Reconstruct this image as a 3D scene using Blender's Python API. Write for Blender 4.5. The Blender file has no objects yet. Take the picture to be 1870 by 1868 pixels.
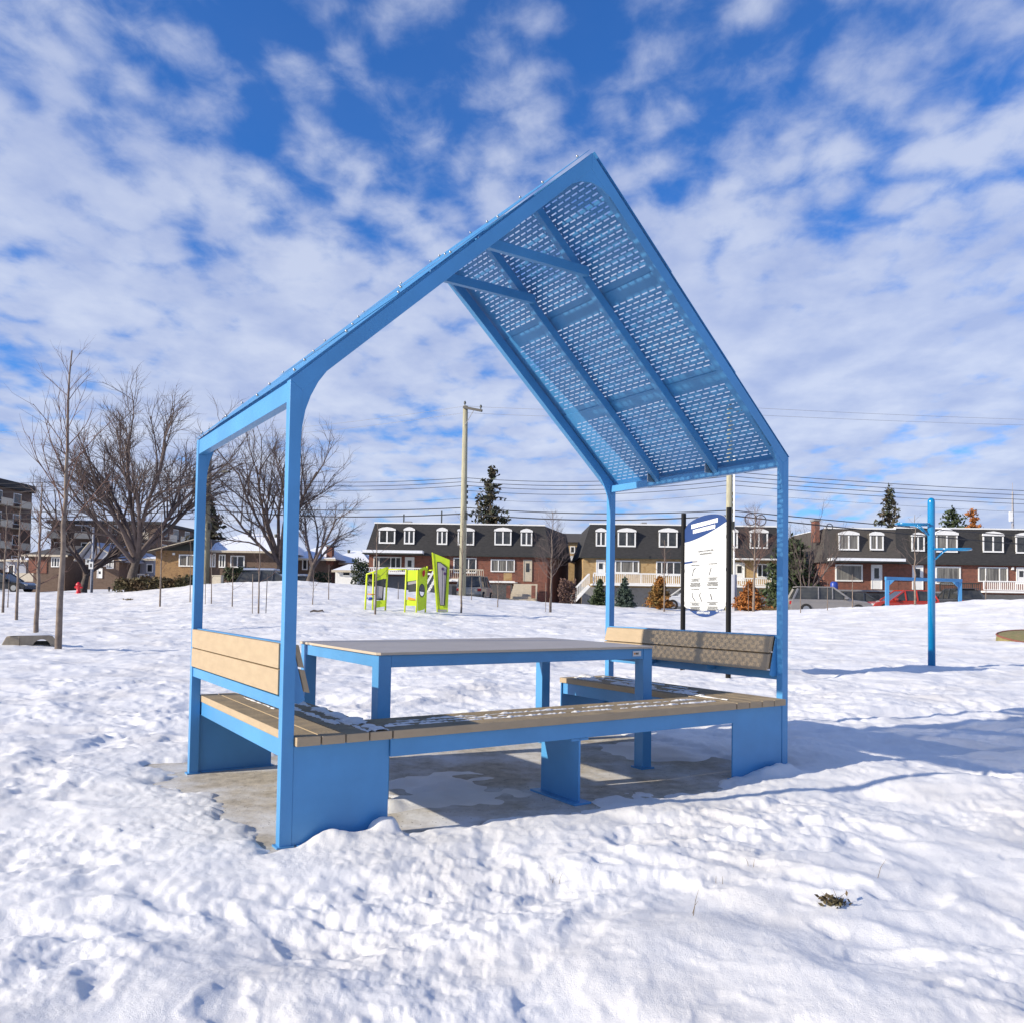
import bpy, bmesh, math, random
import numpy as np
from mathutils import Vector, Matrix, noise as mnoise
R=math.radians
scene=bpy.context.scene
col=scene.collection
random.seed(7)

# ---------------------------------------------------------------- camera model (solved from the photograph)
F=1527.54; CX=938.85; CY=1039.04; PITCH=.0362; ROLL=-.0150; CH=1.0417
OX,OY,YAW=-.9524,3.4886,.5777
L,D,HT,HR=3.184,1.724,1.952,3.414
K=(HR-HT)/(L/2)
cp,sp=math.cos(PITCH),math.sin(PITCH); cr,sr=math.cos(ROLL),math.sin(ROLL)
def ray(px,py):
    X2=(px-CX)/F; Z2=-(py-CY)/F
    X=X2*cr+Z2*sr; Z=-X2*sr+Z2*cr
    return Vector((X,cp-Z*sp,sp+Z*cp))
def aty(px,py,Y):
    r=ray(px,py); return Vector((r.x*Y/r.y,Y,CH+r.z*Y/r.y))

# ---------------------------------------------------------------- terrain
_p= [-900,0,200,300,380,534,663,817,941,1050,1232,1335,1451,1697,1786,1870,2600]
_e= [0,0,0,10,21,28,22,7,-2,-7,-14,-16,-12,3,11,15,16]
_r= [45,45,45,45,45,45,45,45,46,46,45,42,38,33,32,30,30]
_s= [1.0,1.0,1.0,1.0,.95,.9,.9,.9,.9,.6,.45,.4,.4,.35,.3,.3,.3]
def base_z(x,y):
    x=np.asarray(x,float); y=np.asarray(y,float)
    az=np.clip(np.arctan2(x,y),-.85,.85); rr=np.hypot(x,y)*np.cos(az); px=939+1527*np.tan(az)
    e=np.interp(px,_p,_e); rc=np.interp(px,_p,_r); zs=np.interp(px,_p,_s)
    zc=1.04+e/1527*rc
    t=(rr-12)/(rc-12)
    up=zc*np.clip(t,0,1)**2
    dn=zs+(zc-zs)*np.exp(-(np.clip(t-1,0,9)*3.2)**2)
    bank=.35*np.exp(-((rr-63)/1.6)**2)*(px<330)
    return np.where(t<1,up,dn)+bank
def _h(ix,iy,s):
    v=np.sin(ix*127.1+iy*311.7+s*74.7)*43758.5453
    return v-np.floor(v)
def vnoise(x,y,s):
    ix=np.floor(x); iy=np.floor(y); fx=x-ix; fy=y-iy
    ux=fx*fx*fx*(fx*(fx*6-15)+10); uy=fy*fy*fy*(fy*(fy*6-15)+10)
    def g(a,b):
        ang=_h(ix+a,iy+b,s)*6.2832
        return np.cos(ang)*(fx-a)+np.sin(ang)*(fy-b)
    return ((g(0,0)*(1-ux)+g(1,0)*ux)*(1-uy)+(g(0,1)*(1-ux)+g(1,1)*ux)*uy)*1.5
def prints(x,y,cell,lo,wi,depth,dens,s,rim=.35):
    x=x+.035*vnoise(x*7,y*7,s+.5)+.016*vnoise(x*19,y*19,s+.6); y=y+.035*vnoise(x*7,y*7,s+.7)+.016*vnoise(x*19,y*19,s+.8)
    X=x/cell; Y=y/cell; ix=np.floor(X); iy=np.floor(Y); out=np.zeros_like(x)
    for a in (-1,0,1):
        for b in (-1,0,1):
            jx=ix+a; jy=iy+b
            cx=(jx+.15+.7*_h(jx,jy,s))*cell; cy=(jy+.15+.7*_h(jx,jy,s+1))*cell
            an=_h(jx,jy,s+2)*6.283; on=(_h(jx,jy,s+3)<dens)*(.35+.8*_h(jx,jy,s+4))
            dx=x-cx; dy=y-cy; c=np.cos(an); sn=np.sin(an)
            q=np.sqrt(((dx*c+dy*sn)/lo)**2+((-dx*sn+dy*c)/wi)**2)
            out+=on*depth*(-(1-.35*q)*(q<2.8)/(1+np.exp((q-1)*5.5))+rim*np.exp(-((q-1.35)*3)**2))
    return out
CY_,SY_=math.cos(YAW),math.sin(YAW)
def tolocal(x,y):
    return (x-OX)*CY_+(y-OY)*SY_, -(x-OX)*SY_+(y-OY)*CY_
def towrld(u,v): return OX+u*CY_-v*SY_, OY+u*SY_+v*CY_
def left_(x,y): return np.clip(.5-(x-.3*y+.2)*.4,0,1)
def snow_z(x,y):
    x=np.asarray(x,float); y=np.asarray(y,float)
    r=np.hypot(x,y)
    z=base_z(x,y)
    wx=x+.25*vnoise(x*1.1,y*1.1,91); wy=y+.25*vnoise(x*1.1,y*1.1,92)
    fade=np.clip((56-r)/8,0,1)
    left=np.clip(.5-(x-.3*y+.2)*.4,0,1)          # more trampled to the left and behind the shelter
    tr=np.clip(np.maximum(left,(y-5.5)/4),0,1)
    tr=np.where(r<3.2,tr*np.clip((r-1.6)/1.6,0.35,1),tr)
    calm=np.clip((x-4)/5,0,1)*np.clip((r-6)/4,0,1); tr=tr*(1-.6*calm)
    far=np.clip((20-r)/12,.62,1)*(.66+.14*(1-left_(x,y)))
    u,v=tolocal(x,y)
    ed=np.maximum(np.maximum(-(u+.2),u-L-.1),np.maximum(-(v+.0),v-D-.5)); calmpad=np.clip(ed/.55,.12,1)
    fade=fade*calmpad
    z=z+fade*(.050*vnoise(wx*.7,wy*.7,1)+.030*vnoise(wx*1.3+.4*wy,wy*1.6,2))
    fade=fade*far
    z=z+fade*(.017*(.6+.5*tr))*vnoise(wx*4.2,wy*4.2,3)
    z=z+fade*prints(wx,wy,.50,.17,.085,.034,.42,10)*(.55+.5*tr)
    z=z+fade*prints(wx,wy,.34,.11,.06,.019,.62,20)*tr
    z=z+fade*prints(wx,wy,.9,.30,.16,.045,.35,30,.5)*(.8)
    z=z+fade*prints(x,y,.46,.135,.050,.020,.50,50,.3)+fade*prints(x,y,.21,.05,.03,.009,.5,60,.3)*(r<14)
    z=z+fade*.012*vnoise(x*3.3+y*1.2,y*5.5,63)
    z=z+fade*(-.03)*np.abs(vnoise(wx*2.3,wy*2.3,5))*(.4+tr)
    z=z+fade*prints(wx,wy,1.1,.16,.08,.035,.6,40,.2)
    rough=np.clip(.42+1.3*vnoise(x*.9,y*.9,7)+.35*tr+.12,.30,1.2)
    z=z+fade*(.012*rough)*vnoise(x*9,y*9,8)+fade*(.0075*rough)*vnoise(x*21,y*21,9)+fade*.006*rough*np.abs(vnoise(x*43,y*43,19))+fade*.010*np.clip(rough-.5,0,1)*np.abs(vnoise(x*15+3,y*15,29))
    # chunky crumbs round the shelter
    near=np.exp(-(np.clip(np.maximum(np.maximum(-u-.1,u-L-.1),np.maximum(-v,v-D-.4)),0,9)/.55)**2)
    z=z+near*.012*np.abs(vnoise(x*17,y*17,12))+near*.012*vnoise(x*7,y*7,13)*1.0
    z=z+.014
    # compacted ground and bare slab under the shelter
    nz=.11*vnoise(x*2.3,y*2.3,31)+.06*vnoise(x*6,y*6,32)+.03*vnoise(x*17,y*17,36)
    dd=np.maximum(np.maximum(-(u+.0+.10*(v>.5)),u-(L+.04)),np.maximum(-(v+.02-.05*(u<.5)),v-(D+.35)))+nz*1.3
    m=1/(1+np.exp(dd*17))
    drift=np.exp(-(((u-2.95)/.5)**2+((v-.95)/.55)**2))*.075+np.exp(-(((u-1.0)/.60)**4+((v-.62)/.50)**4))*(.058+.02*vnoise(x*3,y*3,71)+.012*vnoise(x*9,y*9,72))+np.exp(-(((u+.25)/.3)**2+((v-.5)/.5)**2))*.045+np.exp(-(((u-1.75)/.35)**2+((v-.75)/.2)**2))*.02
    kk=np.clip((dd+.05)/.1,0,1)*np.clip((.62-dd)/.2,0,1); z=z+kk*(.5*(z+np.sqrt(z*z+.0010))+.004-z)
    z=z*(1-m)+m*(-.045+drift+.012*vnoise(x*6,y*6,33))
    for (a,b,hh,w) in ((.18,-.07,.035,.07),(.25,-.09,.022,.05),(.44,-.04,.055,.055),(.49,-.06,.04,.045),(.33,-.10,.02,.12),(2.95,-.06,.045,.07),(3.03,-.05,.04,.05),(3.12,-.03,.055,.08),(2.80,-.10,.02,.08)):
        z=z+hh*np.exp(-((u-a)**2+(v-b)**2)/w**2)*(1+.3*vnoise(x*14,y*14,35))
    return z
def gz(x,y): return float(base_z(np.array([x]),np.array([y]))[0])
def sz(x,y): return float(snow_z(np.array([x]),np.array([y]))[0])
def pick(px,py,lo=2,hi=120):
    """where the sight line through that pixel meets the smooth terrain"""
    r=ray(px,py); Y=lo
    while Y<hi:
        x=r.x*Y/r.y; z=CH+r.z*Y/r.y
        if z<gz(x,Y): break
        Y+=.1
    return Vector((r.x*Y/r.y,Y,gz(r.x*Y/r.y,Y)))

# ---------------------------------------------------------------- materials
def newmat(name):
    m=bpy.data.materials.new(name); m.use_nodes=True
    nt=m.node_tree; b=nt.nodes['Principled BSDF']; return m,nt,b
def N(nt,t,**k):
    n=nt.nodes.new(t)
    for a,v in k.items():
        if a in n.inputs: n.inputs[a].default_value=v
        else: setattr(n,a,v)
    return n
def mat(name,c,rough=.6,metal=0,var=.12,scale=6,bump=0,bscale=40,c2=None,coat=0,streak=None,spec=.5):
    m,nt,b=newmat(name)
    tc=N(nt,'ShaderNodeTexCoord'); src=tc.outputs['Object']
    if streak:
        mp=N(nt,'ShaderNodeMapping'); mp.inputs['Scale'].default_value=streak; nt.links.new(src,mp.inputs[0]); src=mp.outputs[0]
    n=N(nt,'ShaderNodeTexNoise',Scale=scale,Detail=6.0,Roughness=.6); nt.links.new(src,n.inputs['Vector'])
    rp=N(nt,'ShaderNodeValToRGB')
    ca=c2 if c2 else tuple(x*(1-var) for x in c)
    cb=c if c2 else tuple(min(1,x*(1+var)) for x in c)
    rp.color_ramp.elements[0].position=.35; rp.color_ramp.elements[1].position=.65
    rp.color_ramp.elements[0].color=(*ca,1); rp.color_ramp.elements[1].color=(*cb,1)
    nt.links.new(n.outputs[0],rp.inputs[0]); nt.links.new(rp.outputs[0],b.inputs['Base Color'])
    b.inputs['Roughness'].default_value=rough; b.inputs['Metallic'].default_value=metal
    b.inputs['Specular IOR Level'].default_value=spec
    if coat: b.inputs['Coat Weight'].default_value=coat
    if bump:
        n2=N(nt,'ShaderNodeTexNoise',Scale=bscale,Detail=5.0); nt.links.new(src,n2.inputs['Vector'])
        bp=N(nt,'ShaderNodeBump',Strength=bump,Distance=.01); nt.links.new(n2.outputs[0],bp.inputs['Height']); nt.links.new(bp.outputs[0],b.inputs['Normal'])
    return m
M={}
M['blue']=mat('blue_paint',(.067,.262,.53),.38,var=.09,scale=2.2,bump=.12,bscale=350)
M['wpc']=mat('composite_plank',(.40,.305,.195),.75,var=.06,scale=9,streak=(1,1,3),bump=.25,bscale=120)
M['wpct']=mat('weathered_plank',(.34,.255,.15),.8,scale=9,bump=.35,bscale=90,c2=(.21,.165,.105))
M['tabletop']=mat('tabletop_laminate',(.34,.30,.27),.42,var=.06,scale=4,bump=.05,bscale=200)
M['tedge']=mat('tabletop_edge',(.50,.42,.32),.6,var=.05)
M['steel']=mat('bolt_steel',(.45,.45,.44),.4,metal=1,var=.05)
M['white']=mat('white_paint',(.80,.80,.78),.5,var=.04)
M['black']=mat('black_post',(.006,.006,.007),.6,var=.2,spec=.2)
M['ink']=mat('grey_ink',(.03,.03,.033),.7,var=.1)
M['inkl']=mat('light_ink',(.25,.25,.26),.7,var=.1)
M['signblue']=mat('sign_blue',(.005,.036,.15),.6,var=.05)
M['signwhite']=mat('sign_white',(.60,.61,.60),.35,var=.02)
M['signtitle']=mat('sign_title_white',(.8,.8,.8),.5,var=.02)
M['orange']=mat('orange_mark',(.75,.28,.03),.5,var=.05)
M['cyan']=mat('cyan_gloss',(.0,.19,.42),.18,var=.05,coat=.6)
M['lime']=mat('lime_panel',(.50,.66,.015),.45,var=.06)
M['limelt']=mat('yellow_tube',(.62,.72,.02),.4,var=.05)
M['pgrey']=mat('grey_panel',(.32,.30,.31),.5,var=.06)
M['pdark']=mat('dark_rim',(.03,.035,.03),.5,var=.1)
M['purple']=mat('purple_knob',(.06,.02,.09),.4)
M['concrete']=mat('cast_concrete',(.36,.30,.22),.9,scale=5,bump=.5,bscale=60,c2=(.25,.21,.16))
M['brick']=None
M['asphalt']=mat('asphalt',(.05,.05,.052),.9,var=.25,bump=.4,bscale=50)
M['bark']=mat('bark',(.125,.10,.085),.9,scale=8,bump=.6,bscale=30,c2=(.06,.048,.042))
M['bark2']=mat('sapling_bark',(.24,.19,.15),.85,scale=6,c2=(.13,.10,.085),bump=.3,bscale=40)
M['twig']=mat('twigs',(.15,.115,.105),.9,c2=(.08,.06,.058),scale=2)
M['twigr']=mat('reddish_twigs',(.19,.11,.085),.9,c2=(.10,.06,.05),scale=2)
M['polewood']=mat('pole_wood',(.42,.40,.28),.85,scale=4,streak=(6,6,.5),c2=(.27,.25,.18),bump=.3)
M['wire']=mat('wire_black',(.02,.02,.022),.6)
M['wirel']=mat('wire_pale',(.35,.35,.35),.4,metal=.6)
M['spruce']=mat('spruce_needles',(.035,.055,.03),.8,scale=1.2,c2=(.075,.05,.028))
M['cedar']=mat('cedar_green',(.055,.075,.028),.8,scale=1.0,c2=(.03,.05,.02))
M['bluesp']=mat('blue_spruce',(.07,.10,.085),.8,scale=1.5,c2=(.035,.06,.04))
M['rust']=mat('rust_foliage',(.42,.15,.03),.8,scale=1.2,c2=(.22,.08,.02))
M['mixed']=mat('half_browned_foliage',(.06,.08,.025),.8,scale=.9,c2=(.38,.15,.03))
M['hedge']=mat('hedge_leaves',(.07,.075,.03),.8,scale=1.2,c2=(.12,.07,.035))
M['shingle']=mat('black_shingle',(.022,.022,.024),.9,scale=7,c2=(.045,.044,.045),streak=(.5,1,4),bump=.4)
M['shingleb']=mat('brown_shingle',(.085,.075,.068),.9,scale=7,c2=(.055,.05,.045),streak=(.5,1,4),bump=.4)
M['snowy']=mat('roof_snow',(.80,.82,.86),.7,var=.05,bump=.4,bscale=6)
M['siding']=mat('grey_siding',(.34,.36,.42),.6,var=.06)
M['cream']=mat('cream_siding',(.52,.46,.36),.7,var=.08)
M['glass']=mat('window_glass',(.022,.026,.032),.08,var=.3,scale=2,c2=(.06,.062,.06))
M['curtain']=mat('curtained_glass',(.26,.25,.22),.25,scale=3,streak=(5,5,.2),c2=(.07,.065,.06))
M['found']=mat('foundation',(.22,.22,.225),.9,var=.1)
M['redcar']=mat('red_car_paint',(.42,.03,.015),.25,coat=.6,var=.03)
M['silver']=mat('silver_car_paint',(.30,.28,.265),.3,metal=.5,coat=.5,var=.03)
M['darkcar']=mat('dark_car_paint',(.035,.04,.05),.25,coat=.6,var=.03)
M['whitecar']=mat('white_car_paint',(.75,.75,.74),.3,coat=.5,var=.02)
M['beigecar']=mat('beige_car_paint',(.36,.33,.28),.4,metal=.1,coat=.5,var=.03)
M['tyre']=mat('tyre_rubber',(.015,.015,.016),.85)
M['lampred']=mat('tail_lamp_red',(.45,.01,.01),.25)
M['hydrant']=mat('hydrant_red',(.55,.02,.03),.4)
M['green']=mat('green_bin',(.02,.09,.05),.5)
M['bluep']=mat('blue_plastic',(.02,.06,.35),.4)
M['grass']=mat('winter_grass',(.17,.17,.06),.9,scale=10,c2=(.26,.20,.10),bump=.8)
M['edge']=mat('bed_edging',(.20,.07,.05),.8)
M['straw']=mat('dry_straw',(.24,.17,.08),.9)
def brickmat(name,c1,c2,mort,mottled=.0,dark=(.05,.03,.02)):
    m,nt,b=newmat(name); tc=N(nt,'ShaderNodeTexCoord')
    sep=N(nt,'ShaderNodeSeparateXYZ'); nt.links.new(tc.outputs['Object'],sep.inputs[0])
    ad=N(nt,'ShaderNodeMath',operation='ADD'); nt.links.new(sep.outputs[0],ad.inputs[0]); nt.links.new(sep.outputs[1],ad.inputs[1])
    cb=N(nt,'ShaderNodeCombineXYZ'); nt.links.new(ad.outputs[0],cb.inputs[0]); nt.links.new(sep.outputs[2],cb.inputs[1])
    br=N(nt,'ShaderNodeTexBrick',Scale=1.0); br.inputs['Color1'].default_value=(*c1,1); br.inputs['Color2'].default_value=(*c2,1); br.inputs['Mortar'].default_value=(*mort,1)
    br.inputs['Brick Width'].default_value=.22; br.inputs['Row Height'].default_value=.075; br.inputs['Mortar Size'].default_value=.006
    nt.links.new(cb.outputs[0],br.inputs['Vector'])
    n=N(nt,'ShaderNodeTexNoise',Scale=3.2,Detail=3.0); nt.links.new(tc.outputs['Object'],n.inputs['Vector'])
    rp=N(nt,'ShaderNodeValToRGB'); rp.color_ramp.elements[0].position=.56; rp.color_ramp.elements[1].position=.62
    nt.links.new(n.outputs[0],rp.inputs[0])
    mx=N(nt,'ShaderNodeMixRGB'); mx.inputs['Color2'].default_value=(*dark,1)
    mu=N(nt,'ShaderNodeMath',operation='MULTIPLY'); mu.inputs[1].default_value=mottled; nt.links.new(rp.outputs[0],mu.inputs[0])
    nt.links.new(mu.outputs[0],mx.inputs['Fac']); nt.links.new(br.outputs[0],mx.inputs['Color1']); nt.links.new(mx.outputs[0],b.inputs['Base Color'])
    b.inputs['Roughness'].default_value=.9
    return m
M['redbrick']=brickmat('red_brick',(.24,.075,.045),(.16,.055,.038),(.20,.16,.13),.35)
M['yelbrick']=brickmat('yellow_brick',(.46,.31,.135),(.37,.24,.10),(.38,.31,.22),.6,(.28,.16,.06))
M['tanbrick']=brickmat('tan_brick',(.33,.19,.075),(.25,.14,.06),(.25,.2,.14),.5,(.11,.06,.03))
M['brnbrick']=brickmat('brown_brick',(.14,.09,.065),(.11,.07,.05),(.16,.13,.11),.2)

def snowmat():
    m,nt,b=newmat('snow_surface'); tc=N(nt,'ShaderNodeTexCoord')
    n=N(nt,'ShaderNodeTexNoise',Scale=.9,Detail=6.0,Roughness=.62); nt.links.new(tc.outputs['Object'],n.inputs['Vector'])
    rp=N(nt,'ShaderNodeValToRGB'); e=rp.color_ramp.elements
    e[0].position=.32; e[0].color=(.70,.68,.655,1); e[1].position=.55; e[1].color=(.83,.82,.805,1)
    nt.links.new(n.outputs[0],rp.inputs[0]); nt.links.new(rp.outputs[0],b.inputs['Base Color'])
    b.inputs['Roughness'].default_value=.55; b.inputs['Specular IOR Level'].default_value=.3
    n2=N(nt,'ShaderNodeTexNoise',Scale=75.0,Detail=8.0,Roughness=.72); nt.links.new(tc.outputs['Object'],n2.inputs['Vector'])
    n3=N(nt,'ShaderNodeTexNoise',Scale=300.0,Detail=3.0,Roughness=.7); nt.links.new(tc.outputs['Object'],n3.inputs['Vector'])
    ad=N(nt,'ShaderNodeMath',operation='MULTIPLY_ADD'); ad.inputs[1].default_value=.35
    nt.links.new(n3.outputs[0],ad.inputs[0]); nt.links.new(n2.outputs[0],ad.inputs[2])
    bp=N(nt,'ShaderNodeBump',Strength=.42,Distance=.010); nt.links.new(ad.outputs[0],bp.inputs['Height']); nt.links.new(bp.outputs[0],b.inputs['Normal'])
    return m
M['snow']=snowmat()
def padmat():
    m,nt,b=newmat('stone_dust_slab'); tc=N(nt,'ShaderNodeTexCoord')
    n=N(nt,'ShaderNodeTexNoise',Scale=14.0,Detail=8.0,Roughness=.7); nt.links.new(tc.outputs['Object'],n.inputs['Vector'])
    rp=N(nt,'ShaderNodeValToRGB'); e=rp.color_ramp.elements
    e[0].position=.3; e[0].color=(.27,.24,.195,1); e[1].position=.7; e[1].color=(.58,.52,.42,1)
    nt.links.new(n.outputs[0],rp.inputs[0])
    n2=N(nt,'ShaderNodeTexNoise',Scale=1.7,Detail=7.0,Roughness=.68); nt.links.new(tc.outputs['Object'],n2.inputs['Vector'])
    r2=N(nt,'ShaderNodeValToRGB'); r2.color_ramp.elements[0].position=.44; r2.color_ramp.elements[1].position=.64
    nt.links.new(n2.outputs[0],r2.inputs[0])
    mx=N(nt,'ShaderNodeMixRGB'); nt.links.new(r2.outputs[0],mx.inputs['Fac']); nt.links.new(rp.outputs[0],mx.inputs['Color1']); mx.inputs['Color2'].default_value=(.66,.66,.66,1)
    v=N(nt,'ShaderNodeTexVoronoi',Scale=30.0); nt.links.new(tc.outputs['Object'],v.inputs['Vector'])
    lt=N(nt,'ShaderNodeMath',operation='LESS_THAN'); lt.inputs[1].default_value=.10; nt.links.new(v.outputs['Distance'],lt.inputs[0])
    mx2=N(nt,'ShaderNodeMixRGB'); nt.links.new(lt.outputs[0],mx2.inputs['Fac']); nt.links.new(mx.outputs[0],mx2.inputs['Color1']); mx2.inputs['Color2'].default_value=(.05,.045,.04,1)
    nt.links.new(mx2.outputs[0],b.inputs['Base Color']); b.inputs['Roughness'].default_value=.85
    bp=N(nt,'ShaderNodeBump',Strength=.6,Distance=.01); nt.links.new(n.outputs[0],bp.inputs['Height']); nt.links.new(bp.outputs[0],b.inputs['Normal'])
    return m
M['pad']=padmat()

# ---------------------------------------------------------------- mesh builder and object helpers
class MB:
    def __init__(s): s.v=[]; s.f=[]
    def add(s,vs,fs):
        o=len(s.v); s.v+=[tuple(p) for p in vs]; s.f+=[tuple(i+o for i in f) for f in fs]; return s
    def box(s,x0,x1,y0,y1,z0,z1):
        return s.add([(x0,y0,z0),(x1,y0,z0),(x1,y1,z0),(x0,y1,z0),(x0,y0,z1),(x1,y0,z1),(x1,y1,z1),(x0,y1,z1)],
            [(0,3,2,1),(4,5,6,7),(0,1,5,4),(1,2,6,5),(2,3,7,6),(3,0,4,7)])
    def fanprism(s,poly,a,b,fn):
        n=len(poly); A=[fn(p[0],p[1],a) for p in poly]; B=[fn(p[0],p[1],b) for p in poly]
        return s.add(A+B,[(n-1,i+1,i) for i in range(n-2)]+[(2*n-1,n+i,n+i+1) for i in range(n-2)]+[(i,(i+1)%n,n+(i+1)%n,n+i) for i in range(n)])
    def prism(s,poly,a,b,fn):
        """poly of 2-D points swept from a to b; fn(p,q,t) gives the 3-D point"""
        n=len(poly)
        A=[fn(p[0],p[1],a) for p in poly]; B=[fn(p[0],p[1],b) for p in poly]
        return s.add(A+B,[tuple(range(n-1,-1,-1)),tuple(range(n,2*n))]+[(i,(i+1)%n,n+(i+1)%n,n+i) for i in range(n)])
    def beam(s,p,q,w,h,up=(0,0,1)):
        p=Vector(p);q=Vector(q);d=(q-p).normalized(); up=Vector(up); sd=d.cross(up)
        if sd.length<1e-4: sd=d.cross(Vector((1,0,0)))
        sd.normalize(); u=sd.cross(d).normalized()
        vs=[]
        for c in (p,q):
            for a,b in ((-1,-1),(1,-1),(1,1),(-1,1)): vs.append(c+sd*a*w/2+u*b*h/2)
        return s.add(vs,[(3,2,1,0),(4,5,6,7),(0,1,5,4),(1,2,6,5),(2,3,7,6),(3,0,4,7)])
    def tube(s,pts,rad,n=6,cap=True):
        pts=[Vector(p) for p in pts]
        if not hasattr(rad,'__len__'): rad=[rad]*len(pts)
        vs=[];m=len(pts); prev=None
        for i,p in enumerate(pts):
            d=(pts[min(i+1,m-1)]-pts[max(i-1,0)])
            if d.length<1e-9: d=Vector((0,0,1))
            d.normalize()
            a=prev if prev is not None else (Vector((0,0,1)) if abs(d.z)<.9 else Vector((1,0,0)))
            sd=(a-d*a.dot(d))
            if sd.length<1e-5: sd=d.orthogonal()
            sd.normalize(); prev=sd; t=d.cross(sd)
            for k in range(n):
                g=6.28318*k/n; vs.append(p+(sd*math.cos(g)+t*math.sin(g))*rad[i])
        fs=[]
        for i in range(m-1):
            for k in range(n):
                k2=(k+1)%n; fs.append((i*n+k,i*n+k2,(i+1)*n+k2,(i+1)*n+k))
        if cap: fs+= [tuple(range(n-1,-1,-1)),tuple((m-1)*n+k for k in range(n))]
        return s.add(vs,fs)
    def lathe(s,prof,n=14,c=(0,0,0)):
        return s.tube([(c[0],c[1],c[2]+z) for z,r in prof],[r for z,r in prof],n)
    def build(s,name,m,parent=None,smooth=False,bevel=0):
        me=bpy.data.meshes.new(name); me.from_pydata(s.v,[],s.f); me.update()
        if smooth:
            for p in me.polygons: p.use_smooth=True
        o=bpy.data.objects.new(name,me); col.objects.link(o)
        if m: me.materials.append(M[m] if isinstance(m,str) else m)
        if parent: o.parent=parent
        if bevel:
            b=o.modifiers.new('b','BEVEL'); b.width=bevel; b.segments=2; b.limit_method='ANGLE'
        return o
def tag(o,label=None,cat=None,group=None,kind=None):
    if label:o['label']=label
    if cat:o['category']=cat
    if group:o['group']=group
    if kind:o['kind']=kind
    return o
def thing(name,label,cat,loc=(0,0,0),rz=0,group=None):
    o=bpy.data.objects.new(name,None); col.objects.link(o); o.location=loc; o.rotation_euler=(0,0,rz)
    o.empty_display_size=.2
    return tag(o,label,cat,group)
def copy_tree(o,parent=None):
    c=o.copy(); col.objects.link(c)
    if parent: c.parent=parent
    for ch in list(o.children): copy_tree(ch,c)
    return c
UZ=lambda p,q,t:(p,t,q)      # profile in x-z, swept along y
VZ=lambda p,q,t:(t,p,q)      # profile in y-z, swept along x

# ---------------------------------------------------------------- ground
def ground():
    rings=[.6]
    while rings[-1]<60: rings.append(rings[-1]*1.0052)
    while rings[-1]<900: rings.append(rings[-1]*1.08)
    ang=list(np.arange(-.80,.80,.00185)); 
    a=.80
    while a<2*math.pi-.80-.03: a+=.04; ang.append(min(a,2*math.pi-.82))
    ang=sorted(set(ang)); nA=len(ang); nR=len(rings)
    A,Rr=np.meshgrid(np.array(ang),np.array(rings))
    X=Rr*np.sin(A); Y=Rr*np.cos(A); Z=snow_z(X.ravel(),Y.ravel()).reshape(X.shape)
    co=np.stack([X,Y,Z],-1).reshape(-1,3)
    co=np.vstack([co,[0,0,0.0]])
    i=np.arange(nR-1)[:,None]*nA; j=np.arange(nA)[None,:]; j2=(j+1)%nA
    q=np.stack([i+j,i+nA+j,i+nA+j2,i+j2],-1).reshape(-1,4)
    me=bpy.data.meshes.new('snow_ground'); nq=len(q)
    tri=np.stack([np.full(nA,len(co)-1),np.arange(nA),(np.arange(nA)+1)%nA],-1)
    me.vertices.add(len(co)); me.vertices.foreach_set('co',co.ravel())
    me.loops.add(nq*4+nA*3); me.loops.foreach_set('vertex_index',np.concatenate([q[:,::-1].ravel(),tri[:,::-1].ravel()]).astype(np.int32))
    me.polygons.add(nq+nA); me.polygons.foreach_set('loop_start',np.concatenate([np.arange(nq)*4,nq*4+np.arange(nA)*3]).astype(np.int32))
    me.update(calc_edges=True); me.validate()
    me.polygons.foreach_set('use_smooth',np.ones(len(me.polygons),bool))
    me.materials.append(M['snow'])
    o=bpy.data.objects.new('snow_ground',me); col.objects.link(o); tag(o,kind='structure')
ground()
# normals check happens in the renderer (two sided)
pts=[towrld(u,v) for u,v in ((-.42,-.07),(.5,-.07),(.56,-.24),(L+.3,-.24),(L+.3,D+.7),(-.42,D+.7))]
tag(MB().add([(x,y,0) for x,y in pts],[(0,1,2,3,4,5)]).build('slab','pad'),kind='structure')
# street behind the park
mb=MB(); xs=np.linspace(-62,62,90); vs=[];fs=[]
for i,x in enumerate(xs):
    for yy in (51.5,59.0): vs.append((x,yy,gz(x,yy)+.05))
for i in range(len(xs)-1): fs.append((2*i,2*i+2,2*i+3,2*i+1))
tag(mb.add(vs,fs).build('street','asphalt'),kind='structure')

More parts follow.
